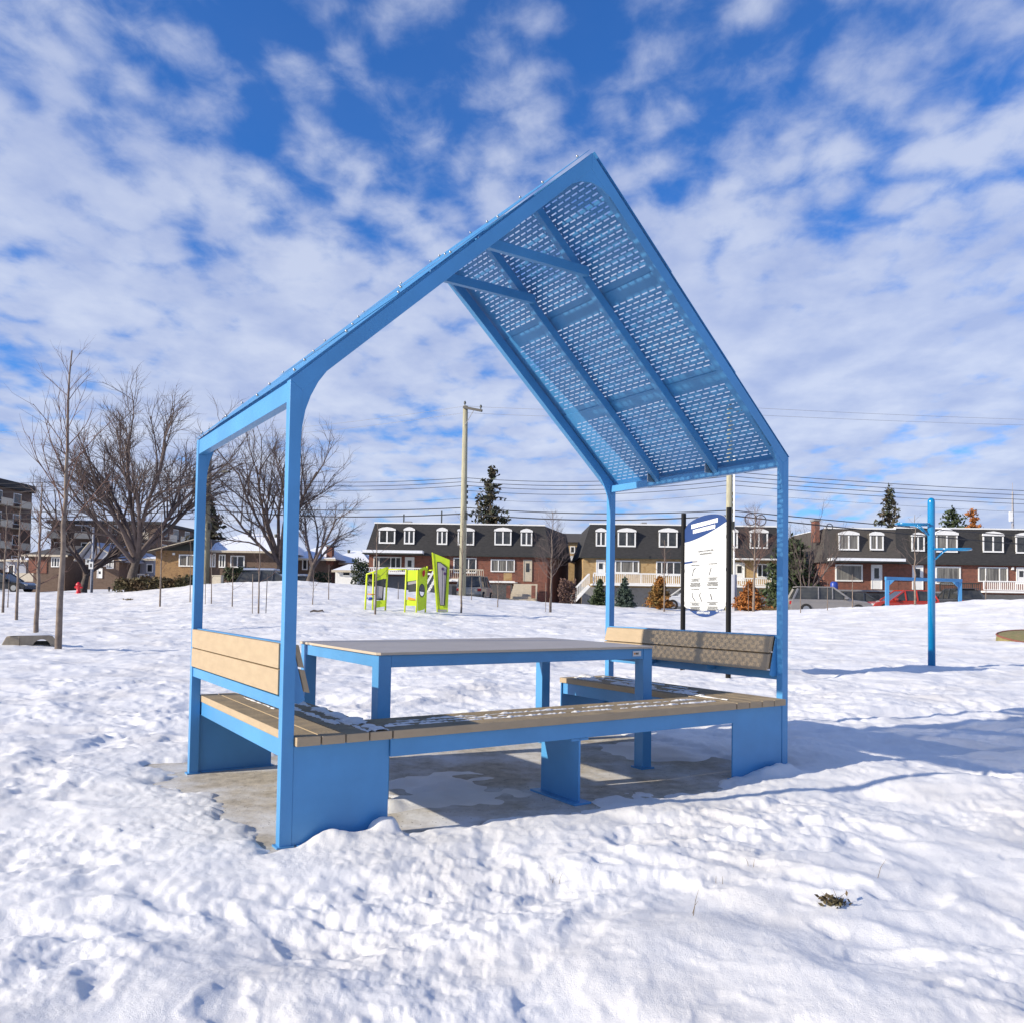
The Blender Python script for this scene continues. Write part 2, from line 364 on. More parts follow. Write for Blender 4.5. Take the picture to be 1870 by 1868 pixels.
# ---------------------------------------------------------------- SHELTER
sh=thing('picnic_shelter','blue steel gable shelter with perforated roof and tan plank benches','shelter',(OX,OY,0),YAW)
PW,PD,TV=.052,.047,.086
zi=HT-TV+K*PW
def frame(v0,gus=True):
    v1=v0+PD
    for mir in (0,1):
        m=(lambda p:(L-p[0],p[1])) if mir else (lambda p:p)
        pw=[m(p) for p in ((0,0.0),(PW,0.0),(PW,zi),(0,HT))]
        MB().prism(pw,v0,v1,UZ).build('post','blue',sh,bevel=.002)
        pw=[m(p) for p in ((0,HT),(L/2,HR),(L/2,HR-TV),(PW,zi))]
        MB().prism(pw,v0,v1,UZ).build('rafter','blue',sh,bevel=.0015)
        arc=[(PW,1.70),(.056,1.76),(.068,1.83),(.090,1.895),(.122,1.96),(.170,2.028),(.235,2.09),(.34,HT-TV+K*.34)]
        MB().fanprism([m(p) for p in arc+[(PW,zi)]],v0+.002,v0+.012,UZ).build('corner_gusset','blue',sh)
        MB().box(*( (L-PW-.01,L+.012) if mir else (-.012,PW+.01)),v0-.008,v1+.01,0,.007).build('base_plate','blue',sh)
    if not gus: return
    c=L/2; lo=lambda u:HR-TV-K*abs(u-c)
    g=[(c-.20,lo(c-.20)),(c-.14,3.205),(c-.07,3.243),(c,3.256),(c+.07,3.243),(c+.14,3.205),(c+.20,lo(c+.20)),(c,HR-TV)]
    MB().fanprism(g,v0+.002,v0+.012,UZ).build('ridge_gusset','blue',sh)
frame(0); frame(D-PD,False)
RV=[D/3-.004,2*D/3-.004]
for v in RV:
    for mir in (0,1):
        m=(lambda p:(L-p[0],p[1])) if mir else (lambda p:p)
        e=.050
        MB().prism([m(p) for p in ((e,HT+K*e-.002),(L/2,HR-.002),(L/2,HR-.075),(e,HT+K*e-.075))],v-.022,v+.022,UZ).build('rafter','blue',sh,bevel=.0015)
        # angle clip at the eave end
        MB().box(*( (L-.12,L-.052) if mir else (.052,.12)),v+.024,v+.030,HT-.03,HT+.03).build('angle_clip','steel',sh)
    MB().prism([(1.20,3.005),(1.984,3.005),(1.984,3.062),(1.20,3.062)],v-.058,v-.024,UZ).build('collar_tie','blue',sh,bevel=.0015)
for mir in (0,1):
    f=(lambda a:L-a) if mir else (lambda a:a)
    a,b=sorted((f(.004),f(.048)))
    MB().box(a,b,PD,D-PD,HT-(.052 if mir else .086),HT-.002).build('eave_beam','blue',sh,bevel=.0015)
# perforated sheets
S=math.hypot(L/2,HR-HT); ds=(L/2/S,(HR-HT)/S); nrm=(-ds[1],ds[0])
def sheet(mir,s0,s1,off,slots):
    pitch,sl,rowp,sh_=.0655,.050,.0300,.0085
    va,vb=.062,D-.062
    xs=set([0.0,D]); nP=int((vb-va)/pitch)
    m0=va+((vb-va)-nP*pitch)/2
    ev=[(m0+i*pitch,m0+i*pitch+sl) for i in range(nP)]
    od=[(m0+(i+.5)*pitch,m0+(i+.5)*pitch+sl) for i in range(nP-1)]
    for a,b in ev+od: xs.add(round(a,5)); xs.add(round(b,5))
    xs=sorted(xs); ss=[s0]; rows=[]
    s=slots[0]; k=0
    while s<slots[1]: ss+= [s,s+sh_]; rows.append((s,k%2)); s+=rowp; k+=1
    ss.append(s1); ss=sorted(ss)
    def hole(xm,sm):
        for r,o in rows:
            if r<sm<r+sh_:
                return any(a<xm<b for a,b in (od if o else ev))
        return False
    vs=[];fs=[]
    def P(s,v):
        u=s*ds[0]+nrm[0]*off; z=HT+s*ds[1]+nrm[1]*off
        return ((L-u) if mir else u, v, z)
    for s in ss:
        for x in xs: vs.append(P(s,x))
    nx=len(xs)
    for i in range(len(ss)-1):
        for j in range(nx-1):
            if not hole((xs[j]+xs[j+1])/2,(ss[i]+ss[i+1])/2):
                q=(i*nx+j,i*nx+j+1,(i+1)*nx+j+1,(i+1)*nx+j)
                fs.append(q if mir else q[::-1])
    o=MB().add(vs,fs).build('roof_panel','blue',sh)
    md=o.modifiers.new('t','SOLIDIFY'); md.thickness=.0025; md.offset=0
    return o
sj=[.0,S/3,2*S/3,S-.004]
for mir in (0,1):
    for i in range(3):
        a=sj[i]-(.05 if i else -.0); b=sj[i+1]
        sheet(mir,a,b,.010+.005*i,(sj[i]+.045,sj[i+1]-(.085 if i<2 else .05)))
    for v in (.024,RV[0],RV[1],D-.024):
        for s in (.05,.36,.695,1.06,1.415,1.78,2.08):
            off=.0135+.005*min(2,int(s/(S/3)))
            u=s*ds[0]+nrm[0]*off; z=HT+s*ds[1]+nrm[1]*off
            n3=Vector(((-nrm[0] if mir else nrm[0]),0,nrm[1])); c=Vector(((L-u) if mir else u,v,z))
            MB().tube([c,c+n3*.005,c+n3*.011,c+n3*.0135],[.0065,.0065,.005,.0015],8).build('bolt','steel',sh,smooth=True)
# benches -----------------------------------------------------
ZT=.455; TH=.038
def planks(coords,axis):
    for (a0,a1,b0,b1) in coords:
        m=MB(); m.box(a0,a1,b0,b1,ZT-TH,ZT)
        o=m.build('seat_plank','wpc',sh,bevel=.003); o.data.materials.append(M['wpct'])
        for p in o.data.polygons:
            if p.normal.z>.9: p.material_index=1
w4=.1035
planks([(PW+.003+i*.1095,PW+.003+i*.1095+w4,-.030,D+.01) for i in range(4)],0)
planks([(L-PW-.003-i*.1095-w4,L-PW-.003-i*.1095,-.030,D+.01) for i in range(4)],0)
planks([(.495,L-.495,-.030+i*.124,-.030+i*.124+.118) for i in range(3)],1)
for mir in (0,1):
    f=(lambda a,b:tuple(sorted((L-a,L-b)))) if mir else (lambda a,b:(a,b))
    MB().box(*f(.058,.086),.02,D-.02,.340,ZT-TH-.001).build('bench_apron','blue',sh,bevel=.0015)
    MB().box(*f(.44,.475),.02,D-.02,.335,ZT-TH-.001).build('bench_apron','blue',sh,bevel=.0015)
    for v in (.004,D-.014):
        MB().box(*f(PW+.001,.488),v,v+.010,.004,ZT-TH-.002).build('end_panel','blue',sh,bevel=.0015)
        MB().box(*f(PW+.02,.50),v-.018,v+.03,0,.008).build('base_plate','blue',sh,bevel=.0015)
MB().box(.49,L-.49,-.008,.022,.335,ZT-TH-.001).build('bench_apron','blue',sh,bevel=.0015)
MB().box(.49,L-.49,.295,.325,.335,ZT-TH-.001).build('bench_apron','blue',sh,bevel=.0015)
MB().box(1.548,1.560,-.004,.332,.010,.334).build('centre_leg','blue',sh,bevel=.0015)
MB().box(1.50,1.61,-.035,.365,0,.011).build('base_plate','blue',sh,bevel=.0015)
MB().box(1.50,1.61,-.004,.332,.322,.333).build('leg_flange','blue',sh)
# backrests
for mir in (0,1):
    f=(lambda a:L-a) if mir else (lambda a:a)
    def bx(a,b,v0,v1,z0,z1,name,m,bev=.0015):
        x0,x1=sorted((f(a),f(b))); return MB().box(x0,x1,v0,v1,z0,z1).build(name,m,sh,bevel=bev)
    bx(-.006,.020,PD+.004,D-PD-.004,.738,.842,'back_plank','wpc')
    bx(-.006,.020,PD+.004,D-PD-.004,.628,.732,'back_plank','wpc')
    bx(.022,.050,PD+.001,D-PD-.001,.828,.846,'back_rail','blue')
    bx(.006,.040,PD+.001,D-PD-.001,.568,.618,'back_rail','blue')
    for (zt,zb,ut,ub) in ((.840,.742,.058,.083),(.732,.634,.086,.111)):
        pr=[(ut,zt),(ut+.026,zt-.006),(ub+.026,zb-.006),(ub,zb)]
        MB().prism([(f(p),q) for p,q in pr],PD+.012,D-PD-.012,UZ).build('back_plank','wpc',sh,bevel=.002)
    for v in (PD+.001,D-PD-.007,RV[0],RV[1]):
        pr=[(.022,.826),(.056,.826),(.112,.60),(.085,.585),(.022,.60)]
        MB().prism([(f(p),q) for p,q in pr],v,v+.006,UZ).build('back_bracket','blue',sh)
# ---------------------------------------------------------------- TABLE
tx,ty=towrld(.65,.50)
tb=thing('picnic_table','long blue steel table with grey laminate top inside the shelter','table',(tx,ty,0),YAW)
TW,TDp,TZ=1.86,1.18,.763
ch=.018
def oct_(x0,x1,y0,y1,c): return [(x0+c,y0),(x1-c,y0),(x1,y0+c),(x1,y1-c),(x1-c,y1),(x0+c,y1),(x0,y1-c),(x0,y0+c)]
XY=lambda p,q,t:(p,q,t)
o=MB().prism(oct_(-.012,TW+.012,-.012,TDp*.86,ch),TZ-.013,TZ,XY).build('tabletop','tabletop',tb); o.data.materials.append(M['tedge'])
for p in o.data.polygons:
    if abs(p.normal.z)<.5: p.material_index=1
o=MB().prism(oct_(-.012,TW+.012,TDp*.86+.005,TDp+.012,ch),TZ-.013,TZ,XY).build('tabletop','tabletop',tb); o.data.materials.append(M['tedge'])
for p in o.data.polygons:
    if abs(p.normal.z)<.5: p.material_index=1
for x in (0,TW-.072):
    for y in (0,TDp-.082):
        MB().box(x,x+.072,y,y+.082,.008,TZ-.0135).build('leg','blue',tb,bevel=.003)
        MB().box(x-.015,x+.087,y-.012,y+.094,0,.010).build('foot_plate','blue',tb)
for y in (.004,TDp-.030): MB().box(.073,TW-.073,y,y+.026,TZ-.078,TZ-.0135).build('apron','blue',tb,bevel=.002)
for x in (.004,TW-.030): MB().box(x,x+.026,.083,TDp-.083,TZ-.078,TZ-.0135).build('apron','blue',tb,bevel=.002)
def glyphs(parent,x0,x1,z0,z1,fn,m,seed,name='lettering',thick=.22):
    """unreadable little strokes standing for lettering too blurred to read"""
    rnd=random.Random(seed); mb=MB(); h=z1-z0; w=h*.62; x=x0
    while x+w<x1:
        if rnd.random()<.12 and thick<.7: x+=w*.7; continue
        t=w*thick*1.2; k=rnd.randint(0,5)
        def r(a,b,c,d): mb.prism([(x+a*w,z0+c*h),(x+b*w,z0+c*h),(x+b*w,z0+d*h),(x+a*w,z0+d*h)],0,.0015,fn)
        tt=thick
        r(0,tt,0,1)
        if k in (0,1,4): r(tt+.01,1,1-tt*.6,1)
        if k in (0,2,3): r(tt+.01,1,.0,tt*.6)
        if k in (1,3,5): r(tt+.01,.9,.42,.42+tt*.55)
        if k in (2,4,5): r(1-tt,1,tt*.6+.01,.41)
        x+=w*1.16*(.93 if thick>.7 else 1)
    return mb.build(name,m,parent)
lab=MB().box(1.70,1.765,-.0015,.0035,TZ-.060,TZ-.028).build('maker_plate','signwhite',tb)
LF=lambda p,q,t:(p,-.0020-t,q)
MB().prism([(1.707,TZ-.050),(1.717,TZ-.050),(1.717,TZ-.038),(1.707,TZ-.038)],0,.001,LF).build('emblem','orange',lab)
glyphs(lab,1.721,1.760,TZ-.050,TZ-.038,LF,'ink',3,thick=.4)

# snow lying on the bench planks (uncountable)
def plank_snow():
    mb=MB(); rnd=random.Random(5)
    def strip(u0,u1,v,w,h,seed,along):
        n=int(abs(u1-u0)/.007); prev=None
        for i in range(n+1):
            t=u0+(u1-u0)*i/n
            a=mnoise.noise(Vector((t*5,seed,0)))+.7*mnoise.noise(Vector((t*19,seed,3)))+.45*mnoise.noise(Vector((t*53,seed,3)))
            ww=w*max(0,.55+a*1.1); hh=h*max(0,.5+a)
            if ww<w*.12: prev=None; continue
            c=v+.008*mnoise.noise(Vector((t*9,seed,7)))
            ring=[]
            for k in range(7):
                g=math.pi*k/6; d=c-ww/2*math.cos(g)*(1+.35*mnoise.noise(Vector((t*45,k*1.7,seed+5)))); z=ZT-.001+max(0,hh*math.sin(g)*(1+.35*mnoise.noise(Vector((t*40,k*2.1,seed)))))
                ring.append((t,d,z) if along else (d,t,z))
            mb.v+=ring; idx=list(range(len(mb.v)-7,len(mb.v)))
            if prev: mb.f+=[(prev[k],idx[k],idx[k+1],prev[k+1]) for k in range(6)]
            prev=idx
    # front bench: two lines over the gaps
    strip(.50,2.66,.090,.026,.010,1,True); strip(.62,2.60,.213,.022,.009,2,True)
    strip(.55,1.2,.15,.03,.01,12,True)
    for i,(c,w,a,b,hh) in enumerate(((.44,.085,-.02,D,.016),(.34,.05,.25,D-.1,.013),(.385,.03,-.02,.4,.010),(.25,.02,.9,1.5,.006))):
        strip(a,b,c,w,hh,20+i,False)
    for i,(c,w,a,b,hh) in enumerate(((2.80,.09,.35,D,.014),(2.92,.07,.5,D,.012),(3.03,.06,.7,D-.1,.012),(2.76,.03,.1,1.2,.008))):
        strip(a,b,c,w,hh,30+i,False)
    o=mb.build('bench_snow','snow',None,smooth=True); o.location=(OX,OY,0); o.rotation_euler=(0,0,YAW)
    tag(o,'thin crusted snow lying along the gaps of the bench planks','snow',kind='stuff')
plank_snow()

# ---------------------------------------------------------------- EXERCISE SIGN
pa=Vector((2.94,11.45,0)); pb=Vector((2.49,12.30,0)); mid=(pa+pb)/2; dv=pa-pb; SL=dv.length; rz=math.atan2(dv.y,dv.x)
sg=thing('information_sign','white exercise instruction board with blue ends between two black posts','sign',(mid.x,mid.y,0),rz)
h=SL/2
for x in (-h,h): MB().lathe([(-.1,.036),(2.34,.036),(2.345,.033)],12,(x,0,0)).build('post','black',sg,smooth=False)
bh=h-.035
top=[(-bh,2.10)]+[(-bh+2*bh*t,2.10+.145*math.sin(math.pi*t)**.45+.075*t) for t in [i/18 for i in range(1,18)]]+[(bh,2.175)]
bot=[(bh-2*bh*t,.985-.15*math.sin(math.pi*t)) for t in [i/14 for i in range(0,15)]]
out=top+[(bh,1.02)]+bot[1:-1]+[(-bh,.985)]
SF=lambda p,q,t:(p,t,q)
bd=MB().prism(out,-.006,.006,SF).build('board','signwhite',sg)
# blue header under a rising curve
cur=lambda t:1.915+.245*t**1.5
hd=[p for p in top]; hd=[(max(-bh+.001,min(bh-.001,x)),z-.001) for x,z in hd]
low=[(bh-.001-(2*bh-.002)*t,cur(1-t)) for t in [i/16 for i in range(17)]]
def safe_poly(pts_top,fn_low): 
    mb=MB()
    for i in range(len(pts_top)-1):
        (x0,z0),(x1,z1)=pts_top[i],pts_top[i+1]
        l0=fn_low((x0+bh)/(2*bh)); l1=fn_low((x1+bh)/(2*bh))
        if z0<=l0+.002 or z1<=l1+.002: continue
        mb.prism([(x0,l0),(x1,l1),(x1,z1),(x0,z0)],-.0075,-.0065,SF)
    return mb
xs_=[-bh+.001+(2*bh-.002)*i/40 for i in range(41)]
def topz(x):
    for i in range(len(top)-1):
        if top[i][0]<=x<=top[i+1][0]:
            t=(x-top[i][0])/(top[i+1][0]-top[i][0]); return top[i][1]*(1-t)+top[i+1][1]*t
    return top[-1][1]
safe_poly([(x,topz(x)-.002) for x in xs_],lambda t:cur(t)).build('header_band','signblue',bd)
mb=MB()
for i in range(40):
    a,b=xs_[i],xs_[i+1]; f=lambda x:cur((x+bh)/(2*bh))-.035-.02*((x+bh)/(2*bh))
    mb.prism([(a,f(a)-.004),(b,f(b)-.004),(b,f(b)),(a,f(a))],-.0075,-.0065,SF)
mb.build('thin_rule','inkl',bd)
mb=MB()
for i in range(40):
    a,b=xs_[i],xs_[i+1]
    up=lambda x:.965-.035*math.sin(math.pi*(x+bh)/(2*bh)); lo=lambda x:.987-.15*math.sin(math.pi*(x+bh)/(2*bh))
    if up(a)<lo(a)+.002 or up(b)<lo(b)+.002: continue
    mb.prism([(a,lo(a)),(b,lo(b)),(b,up(b)),(a,up(a))],-.0075,-.0065,SF)
mb.build('footer_band','signblue',bd)
SK=lambda sl:(lambda p,q,t:(p,-.0085-t,q+sl*p))
glyphs(bd,-bh*.66,bh*.66,2.135,2.195,SK(.10),'signtitle',11,'title_lettering',.78)
glyphs(bd,-bh*.58,bh*.50,2.06,2.115,SK(.10),'signtitle',12,'title_lettering',.78)
glyphs(bd,-.16,.13,.880,.915,SK(0),'signwhite',13,'footer_lettering',.42)
glyphs(bd,-.12,.06,.925,.945,SK(0),'signwhite',14,'footer_lettering',.42)
glyphs(bd,.24,.35,.915,.94,SK(0),'signwhite',15,'footer_lettering',.42)
glyphs(bd,-.14,.19,1.765,1.785,SK(.04),'ink',21,thick=.3); glyphs(bd,-.11,.16,1.725,1.745,SK(.04),'ink',22,thick=.3)
MB().prism([(-bh+.002,1.600),(-.27,1.612),(-.27,1.640),(-bh+.002,1.628)],-.0075,-.0065,SF).build('tab_mark','signblue',bd)
MB().prism([(-.27,1.612),(-.16,1.618),(-.16,1.646),(-.27,1.640)],-.0075,-.0065,SF).build('tab_mark','inkl',bd)
k=30
for cx_,cz in ((-.20,1.60),(.17,1.61),(-.20,1.255),(.17,1.265)):
    glyphs(bd,cx_-.09,cx_+.09,cz-.03,cz-.015,SK(0),'ink',k,thick=.3); k+=1
    for j,wd in enumerate((.12,.07,.09,0,.11,.10,.12,.11)):
        if wd: glyphs(bd,cx_-wd,cx_+wd,cz-.225-j*.0155-(.0),cz-.225-j*.0155+.010,SK(0),'ink',k,thick=.42); k+=1
def fig(poly_pts,r,m='ink'):
    mb=MB()
    for (a,b) in zip(poly_pts[:-1],poly_pts[1:]): mb.beam((a[0],-.008,a[1]),(b[0],-.008,b[1]),r*2,.001,(0,1,0))
    mb.build('exercise_diagram',m,bd)
fig([(-.27,1.42),(-.245,1.51),(-.20,1.535)],.007); fig([(-.165,1.40),(-.165,1.565)],.002,'inkl')
fig([(.09,1.43),(.135,1.535)],.007); fig([(.19,1.40),(.19,1.575)],.002,'inkl')
fig([(-.20,1.055),(-.27,1.13),(-.268,1.18)],.007); fig([(-.30,1.05),(-.30,1.205)],.002,'inkl')
fig([(-.06,1.055),(-.11,1.14),(-.09,1.185)],.007); fig([(-.135,1.05),(-.135,1.205)],.002,'inkl')
fig([(.155,1.08),(.12,1.165)],.009); fig([(.19,1.05),(.19,1.215)],.002,'inkl')
for sx in (-1,1):
    for z in (1.03,1.50,1.95):
        MB().box(sx*(h-.005)-.035,sx*(h-.005)+.035,-.018,.018,z-.022,z+.022).build('clamp','black',sg,bevel=.003)

# ---------------------------------------------------------------- PULL-UP POLE
pp=thing('pull_up_pole','glossy cyan exercise pole with two side grips','exercise pole',(6.87,13.76,0))
MB().lathe([(-.3,.058),(2.74,.058),(2.775,.054),(2.80,.042),(2.815,.022),(2.818,.004)],20).build('pole','cyan',pp,smooth=True)
def grip(z,ang,ln,rise):
    c,s=math.cos(ang),math.sin(ang); W=lambda a,b,zz:(a*c-b*s,a*s+b*c,zz)
    MB().tube([W(.03,.10,z),(W(ln*.6,.13,z+rise*.5)),W(ln,.16,z+rise),W(ln+.04,0,z+rise),W(ln,-.16,z+rise),W(ln*.6,-.13,z+rise*.5),W(.03,-.10,z)],.016,8).build('grip_bar','cyan',pp,smooth=True)
    for b in (-.10,.10): MB().tube([W(.05,b*.5,z-.17),W(.16,b*1.1,z-.05),W(.24,b*1.15,z)],.011,8).build('brace','cyan',pp,smooth=True)
    MB().tube([W(.045,-.1,z),W(.045,.1,z)],.014,8).build('mount','cyan',pp,smooth=True)
grip(2.38,math.pi-.35,.50,.01); grip(1.97,-.30,.55,.0)

# ---------------------------------------------------------------- PLAY PANELS
pc=pick(745,1118)
kq=pc.y/1527
pl=thing('play_structure','lime green play panels joined by a yellow bar on the snow','play structure',pc)
A=lambda px:(px-745)*kq
Zq=lambda py:(1118.5-py)*kq
def pprism(pts,y0,th,name,m,skew=0,parent=None):
    fn=lambda p,q,t:(p,t+skew*(p-A(pts[0][0])),q)
    return MB().prism([(A(a),Zq(b)) for a,b in pts],y0,y0+th,fn).build(name,m,parent or pl)
def ptube(p,q,r,name,m,y=(0,0)): return MB().tube([(A(p[0]),y[0],Zq(p[1])),(A(q[0]),y[1],Zq(q[1]))],r,8).build(name,m,pl,smooth=True)
# left unit
for (a,b,y) in (((669.5,1050),(667.5,1121),-.1),((681,1046),(681,1122),-.05),((704.5,1036),(701.5,1121),.25)): ptube(a,b,.035,'post','limelt',(y,y))
ptube((669,1050),(705,1037),.03,'top_rail','limelt',(-.1,.25))
pprism([(684,1043),(704,1036),(704,1057),(684,1062)],0,.03,'panel','lime',.15)
pprism([(684,1062),(700,1057),(699,1097),(685,1096)],.0,.03,'window_frame','pdark',.15)
pprism([(686,1070),(698,1072),(697,1093),(687,1094)],-.012,.02,'window_sheet','pgrey',.15)
pprism([(684,1098),(703,1096),(702,1108),(684,1111)],0,.03,'panel','lime',.15)
MB().lathe([(-.02,.14),(.02,.14)],14,(A(677),0,Zq(1086))).build('toy_disc','orange',pl)
MB().lathe([(-.06,.05),(0,.14),(.05,.12)],14,(A(676),0,Zq(1094))).build('toy_disc','bluep',pl)
ptube((705,1040),(741,1040),.022,'link_bar','limelt',(.25,0)); ptube((778,1041),(790,1040),.022,'link_bar','limelt',(.25,.1))
# middle unit
for (a,b,y) in (((740.5,1040),(739,1119),.0),((762,1041),(761,1120),-.15),((777,1033),(775,1118),.3)): ptube(a,b,.032,'post','limelt',(y,y))
pprism([(742,1041),(761,1041),(761,1059),(742,1062)],0,.03,'panel','lime',-.2)
pprism([(744,1063),(760,1060),(760,1065),(744,1068)],0,.03,'window_frame','pgrey',-.2)
pprism([(745,1068.5),(759,1065.5),(759,1080),(745,1081)],0.01,.02,'window_sheet','pdark',-.2)
pprism([(741,1095),(760,1096),(760,1106),(741,1106)],0,.03,'panel','lime',-.2)
pprism([(745,1090),(758,1093),(758,1096),(745,1095)],-.06,.12,'shelf','orange',-.2)
# right plate of the middle unit, with round window
sk=.45/((777-763)*kq)
def ringplate():
    c=(769.5,1078); a_,b_=4.6,12.5
    outl=[(763,1040),(777,1032),(775,1112),(763,1116)]
    n=28; mb=MB()
    inner=[(c[0]+a_*math.cos(6.2832*i/n),c[1]+b_*math.sin(6.2832*i/n)) for i in range(n)]
    def outer(i):
        g=6.2832*i/n; dx,dy=math.cos(g),math.sin(g)*1.0; best=1e9
        dx*=a_; dy*=b_
        for k2 in range(4):
            x1,y1=outl[k2]; x2,y2=outl[(k2+1)%4]; ex,ey=x2-x1,y2-y1
            den=dx*ey-dy*ex
            if abs(den)<1e-9: continue
            t=((x1-c[0])*ey-(y1-c[1])*ex)/den; s=((x1-c[0])*dy-(y1-c[1])*dx)/den
            if t>0 and -1e-6<=s<=1+1e-6: best=min(best,t)
        return (c[0]+dx*best,c[1]+dy*best)
    vs=[]
    for y0 in (0,.03):
        for pt in inner+[outer(i) for i in range(n)]:
            vs.append((A(pt[0]),-.15+y0+sk*(A(pt[0])-A(763)),Zq(pt[1])))
    fs=[]
    for i in range(n):
        j=(i+1)%n; fs+=[(i,j,n+j,n+i),(2*n+j,2*n+i,3*n+i,3*n+j),(i,2*n+i,2*n+j,j),(n+i,n+j,3*n+j,3*n+i)]
    mb.add(vs,fs).build('panel','lime',pl)
    mb=MB(); vs=[]
    for s_ in (1.0,.80):
        for y0 in (-.01,.04):
            for i in range(n):
                x=c[0]+a_*s_*math.cos(6.2832*i/n); z=c[1]+b_*s_*math.sin(6.2832*i/n)
                vs.append((A(x),-.15+y0+sk*(A(x)-A(763)),Zq(z)))
    for i in range(n):
        j=(i+1)%n; fs2=[(i,j,2*n+j,2*n+i),(n+j,n+i,3*n+i,3*n+j),(i,n+i,n+j,j),(2*n+j,3*n+j,3*n+i,2*n+i)]
        mb.f+=fs2
    mb.v=vs; mb.build('window_ring','pdark',pl)
ringplate()
pprism([(770,1042),(774,1040),(775,1046),(773.5,1052),(771,1053),(769.8,1048)],-.18+.2,.03,'spot','lampred',sk*0)
# tall right panel
pprism([(786,1008),(819,1021),(817,1117),(797,1117)],.0,.05,'panel','lime',.15)
pprism([(796,1025),(803,1025.5),(815,1035),(812,1105),(803,1105),(799,1070)],-.018,.015,'inset_board','pdark',.15)
pprism([(797.5,1027),(803,1027.5),(813.5,1036),(810.5,1103.5),(804,1103.5),(800.5,1070)],-.026,.008,'inset_board','pgrey',.15)
for a,b in ((807,1038),(811,1046.5)):
    MB().prism([(A(a)+.045*math.cos(g*.6283),Zq(b)+.06*math.sin(g*.6283)) for g in range(10)],-.06,-.026,lambda p,q,t:(p,t+.15*(p-A(796)),q)).build('knob','purple',pl)
    MB().prism([(A(a-.4),Zq(b)),(A(a+.4),Zq(b)),(A(a-.2),Zq(1102)),(A(a-.9),Zq(1102))],-.034,-.027,lambda p,q,t:(p,t+.15*(p-A(796)),q)).build('groove','ink',pl)
pprism([(786.5,1008),(789,1009),(800,1117),(797.5,1117)],-.02,.09,'edge_tube','limelt',.15)
pprism([(799,1112),(816,1112),(816,1116),(799,1116)],-.02,.02,'foot_rail','inkl',.15)

# ---------------------------------------------------------------- FAR BLUE FRAME, CULVERT, BED, SMALL THINGS
Yf=36.
p0=aty(1620,1110,Yf); p1=aty(1753,1110,Yf+1.5); zt=aty(1620,1052,Yf).z
fr=thing('steel_frame','pale blue goal-shaped steel frame beyond the snow crest','frame',(p0.x,p0.y,0))
W_=p1.x-p0.x; dy=p1.y-p0.y
for x,y in ((0,0),(W_,dy)): MB().box(x-.07,x+.07,y-.05,y+.05,gz(p0.x+x,p0.y+y)-.3,zt-.155).build('post','blue',fr)
MB().beam((-.07,0,zt-.08),(W_+.07,dy,zt-.08),.10,.14).build('crossbeam','blue',fr)
for x,y,s in ((.07,0,1),(W_-.07,dy,-1)): MB().prism([(x,zt-.15),(x+s*.25,zt-.15),(x,zt-.40)],y-.03,y+.03,UZ).build('corner_gusset','blue',fr)
q=pick(56,1183)
cu=thing('concrete_culvert','broken beige concrete block with a dark arched hole lying in snow','culvert',(q.x,q.y,q.z),.5)
kc=q.y/1527; cu.scale=(.80,.80,.85)
def culvert():
    n=16; mb=MB(); r=.205; cxh=.22
    outl=[(-.22,0)]; 
    prof=[(-.22,-.08),(-.22,.27),(.35,.27),(.50,.23),(.62,.13),(.70,-.08)]
    # arch front with hole: strips
    inner=[(cxh+r*math.cos(math.pi*(1-i/n)),max(0,r*1.15*math.sin(math.pi*i/n))-.05) for i in range(n+1)]
    def roof(x):
        for (a,b),(c,d) in zip(prof[1:-1],prof[2:]):
            if a<=x<=c: return b+(d-b)*(x-a)/(c-a)
        return -.08
    vs=[];fs=[]
    cols=[(-.22,-.08)]+inner+[(.70,-.08)]
    for (a,b) in cols:
        vs+= [(a,0,b),(a,0,max(roof(a),b+.001)),(a,.45,b),(a,.45,max(roof(a),b+.001))]
    for i in range(len(cols)-1):
        o=4*i; fs+=[(o,o+4,o+5,o+1),(o+3,o+7,o+6,o+2),(o+1,o+5,o+7,o+3),(o,o+2,o+6,o+4)]
    fs+=[(0,1,3,2)]
    mb.add(vs,fs).build('arch_block','concrete',cu)
    MB().add([(-.225,0,-.08),(-.225,0,.26),(-.225,.45,.26),(-.225,.45,-.08),(-.66,.06,-.08),(-.50,.06,.24),(-.50,.40,.24),(-.66,.40,-.08)],
        [(0,1,5,4),(1,2,6,5),(2,3,7,6),(4,5,6,7),(0,4,7,3),(0,3,2,1)]).build('sloped_block','concrete',cu,bevel=.01)
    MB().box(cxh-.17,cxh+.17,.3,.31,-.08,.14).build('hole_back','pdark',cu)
    MB().add([(-.48,.02,.265),(.36,-.01,.275),(.52,.02,.24),(.52,.45,.24),(.36,.47,.285),(-.48,.42,.265),(-.2,.22,.31),(.3,.22,.32)],
        [(0,1,7,6),(1,2,7),(2,3,7),(3,4,7),(4,5,6,7),(5,0,6)]).build('snow_cap','snow',cu,smooth=True)
culvert()
q=pick(1908,1170)
be=thing('planting_bed','bare grass island with red edging emerging from snow at the frame edge','planting bed',(q.x,q.y,sz(q.x,q.y)))
pts=[(1.0*math.cos(t)*(1+.08*math.sin(3*t)),.75*math.sin(t)) for t in [i*6.2832/30 for i in range(30)]]
vs=[(x,y,.05) for x,y in pts]+[(0,.1,.14)]+[(x,y,-.15) for x,y in pts]
MB().add(vs,[(i,(i+1)%30,30) for i in range(30)]+[(i,31+i,31+(i+1)%30,(i+1)%30) for i in range(30)]).build('turf','grass',be)
MB().tube([(x,y,.05) for x,y in pts+pts[:1]],.022,6,False).build('edging','edge',be); be.rotation_euler=(.22,0,0)
q=pick(578,1118)
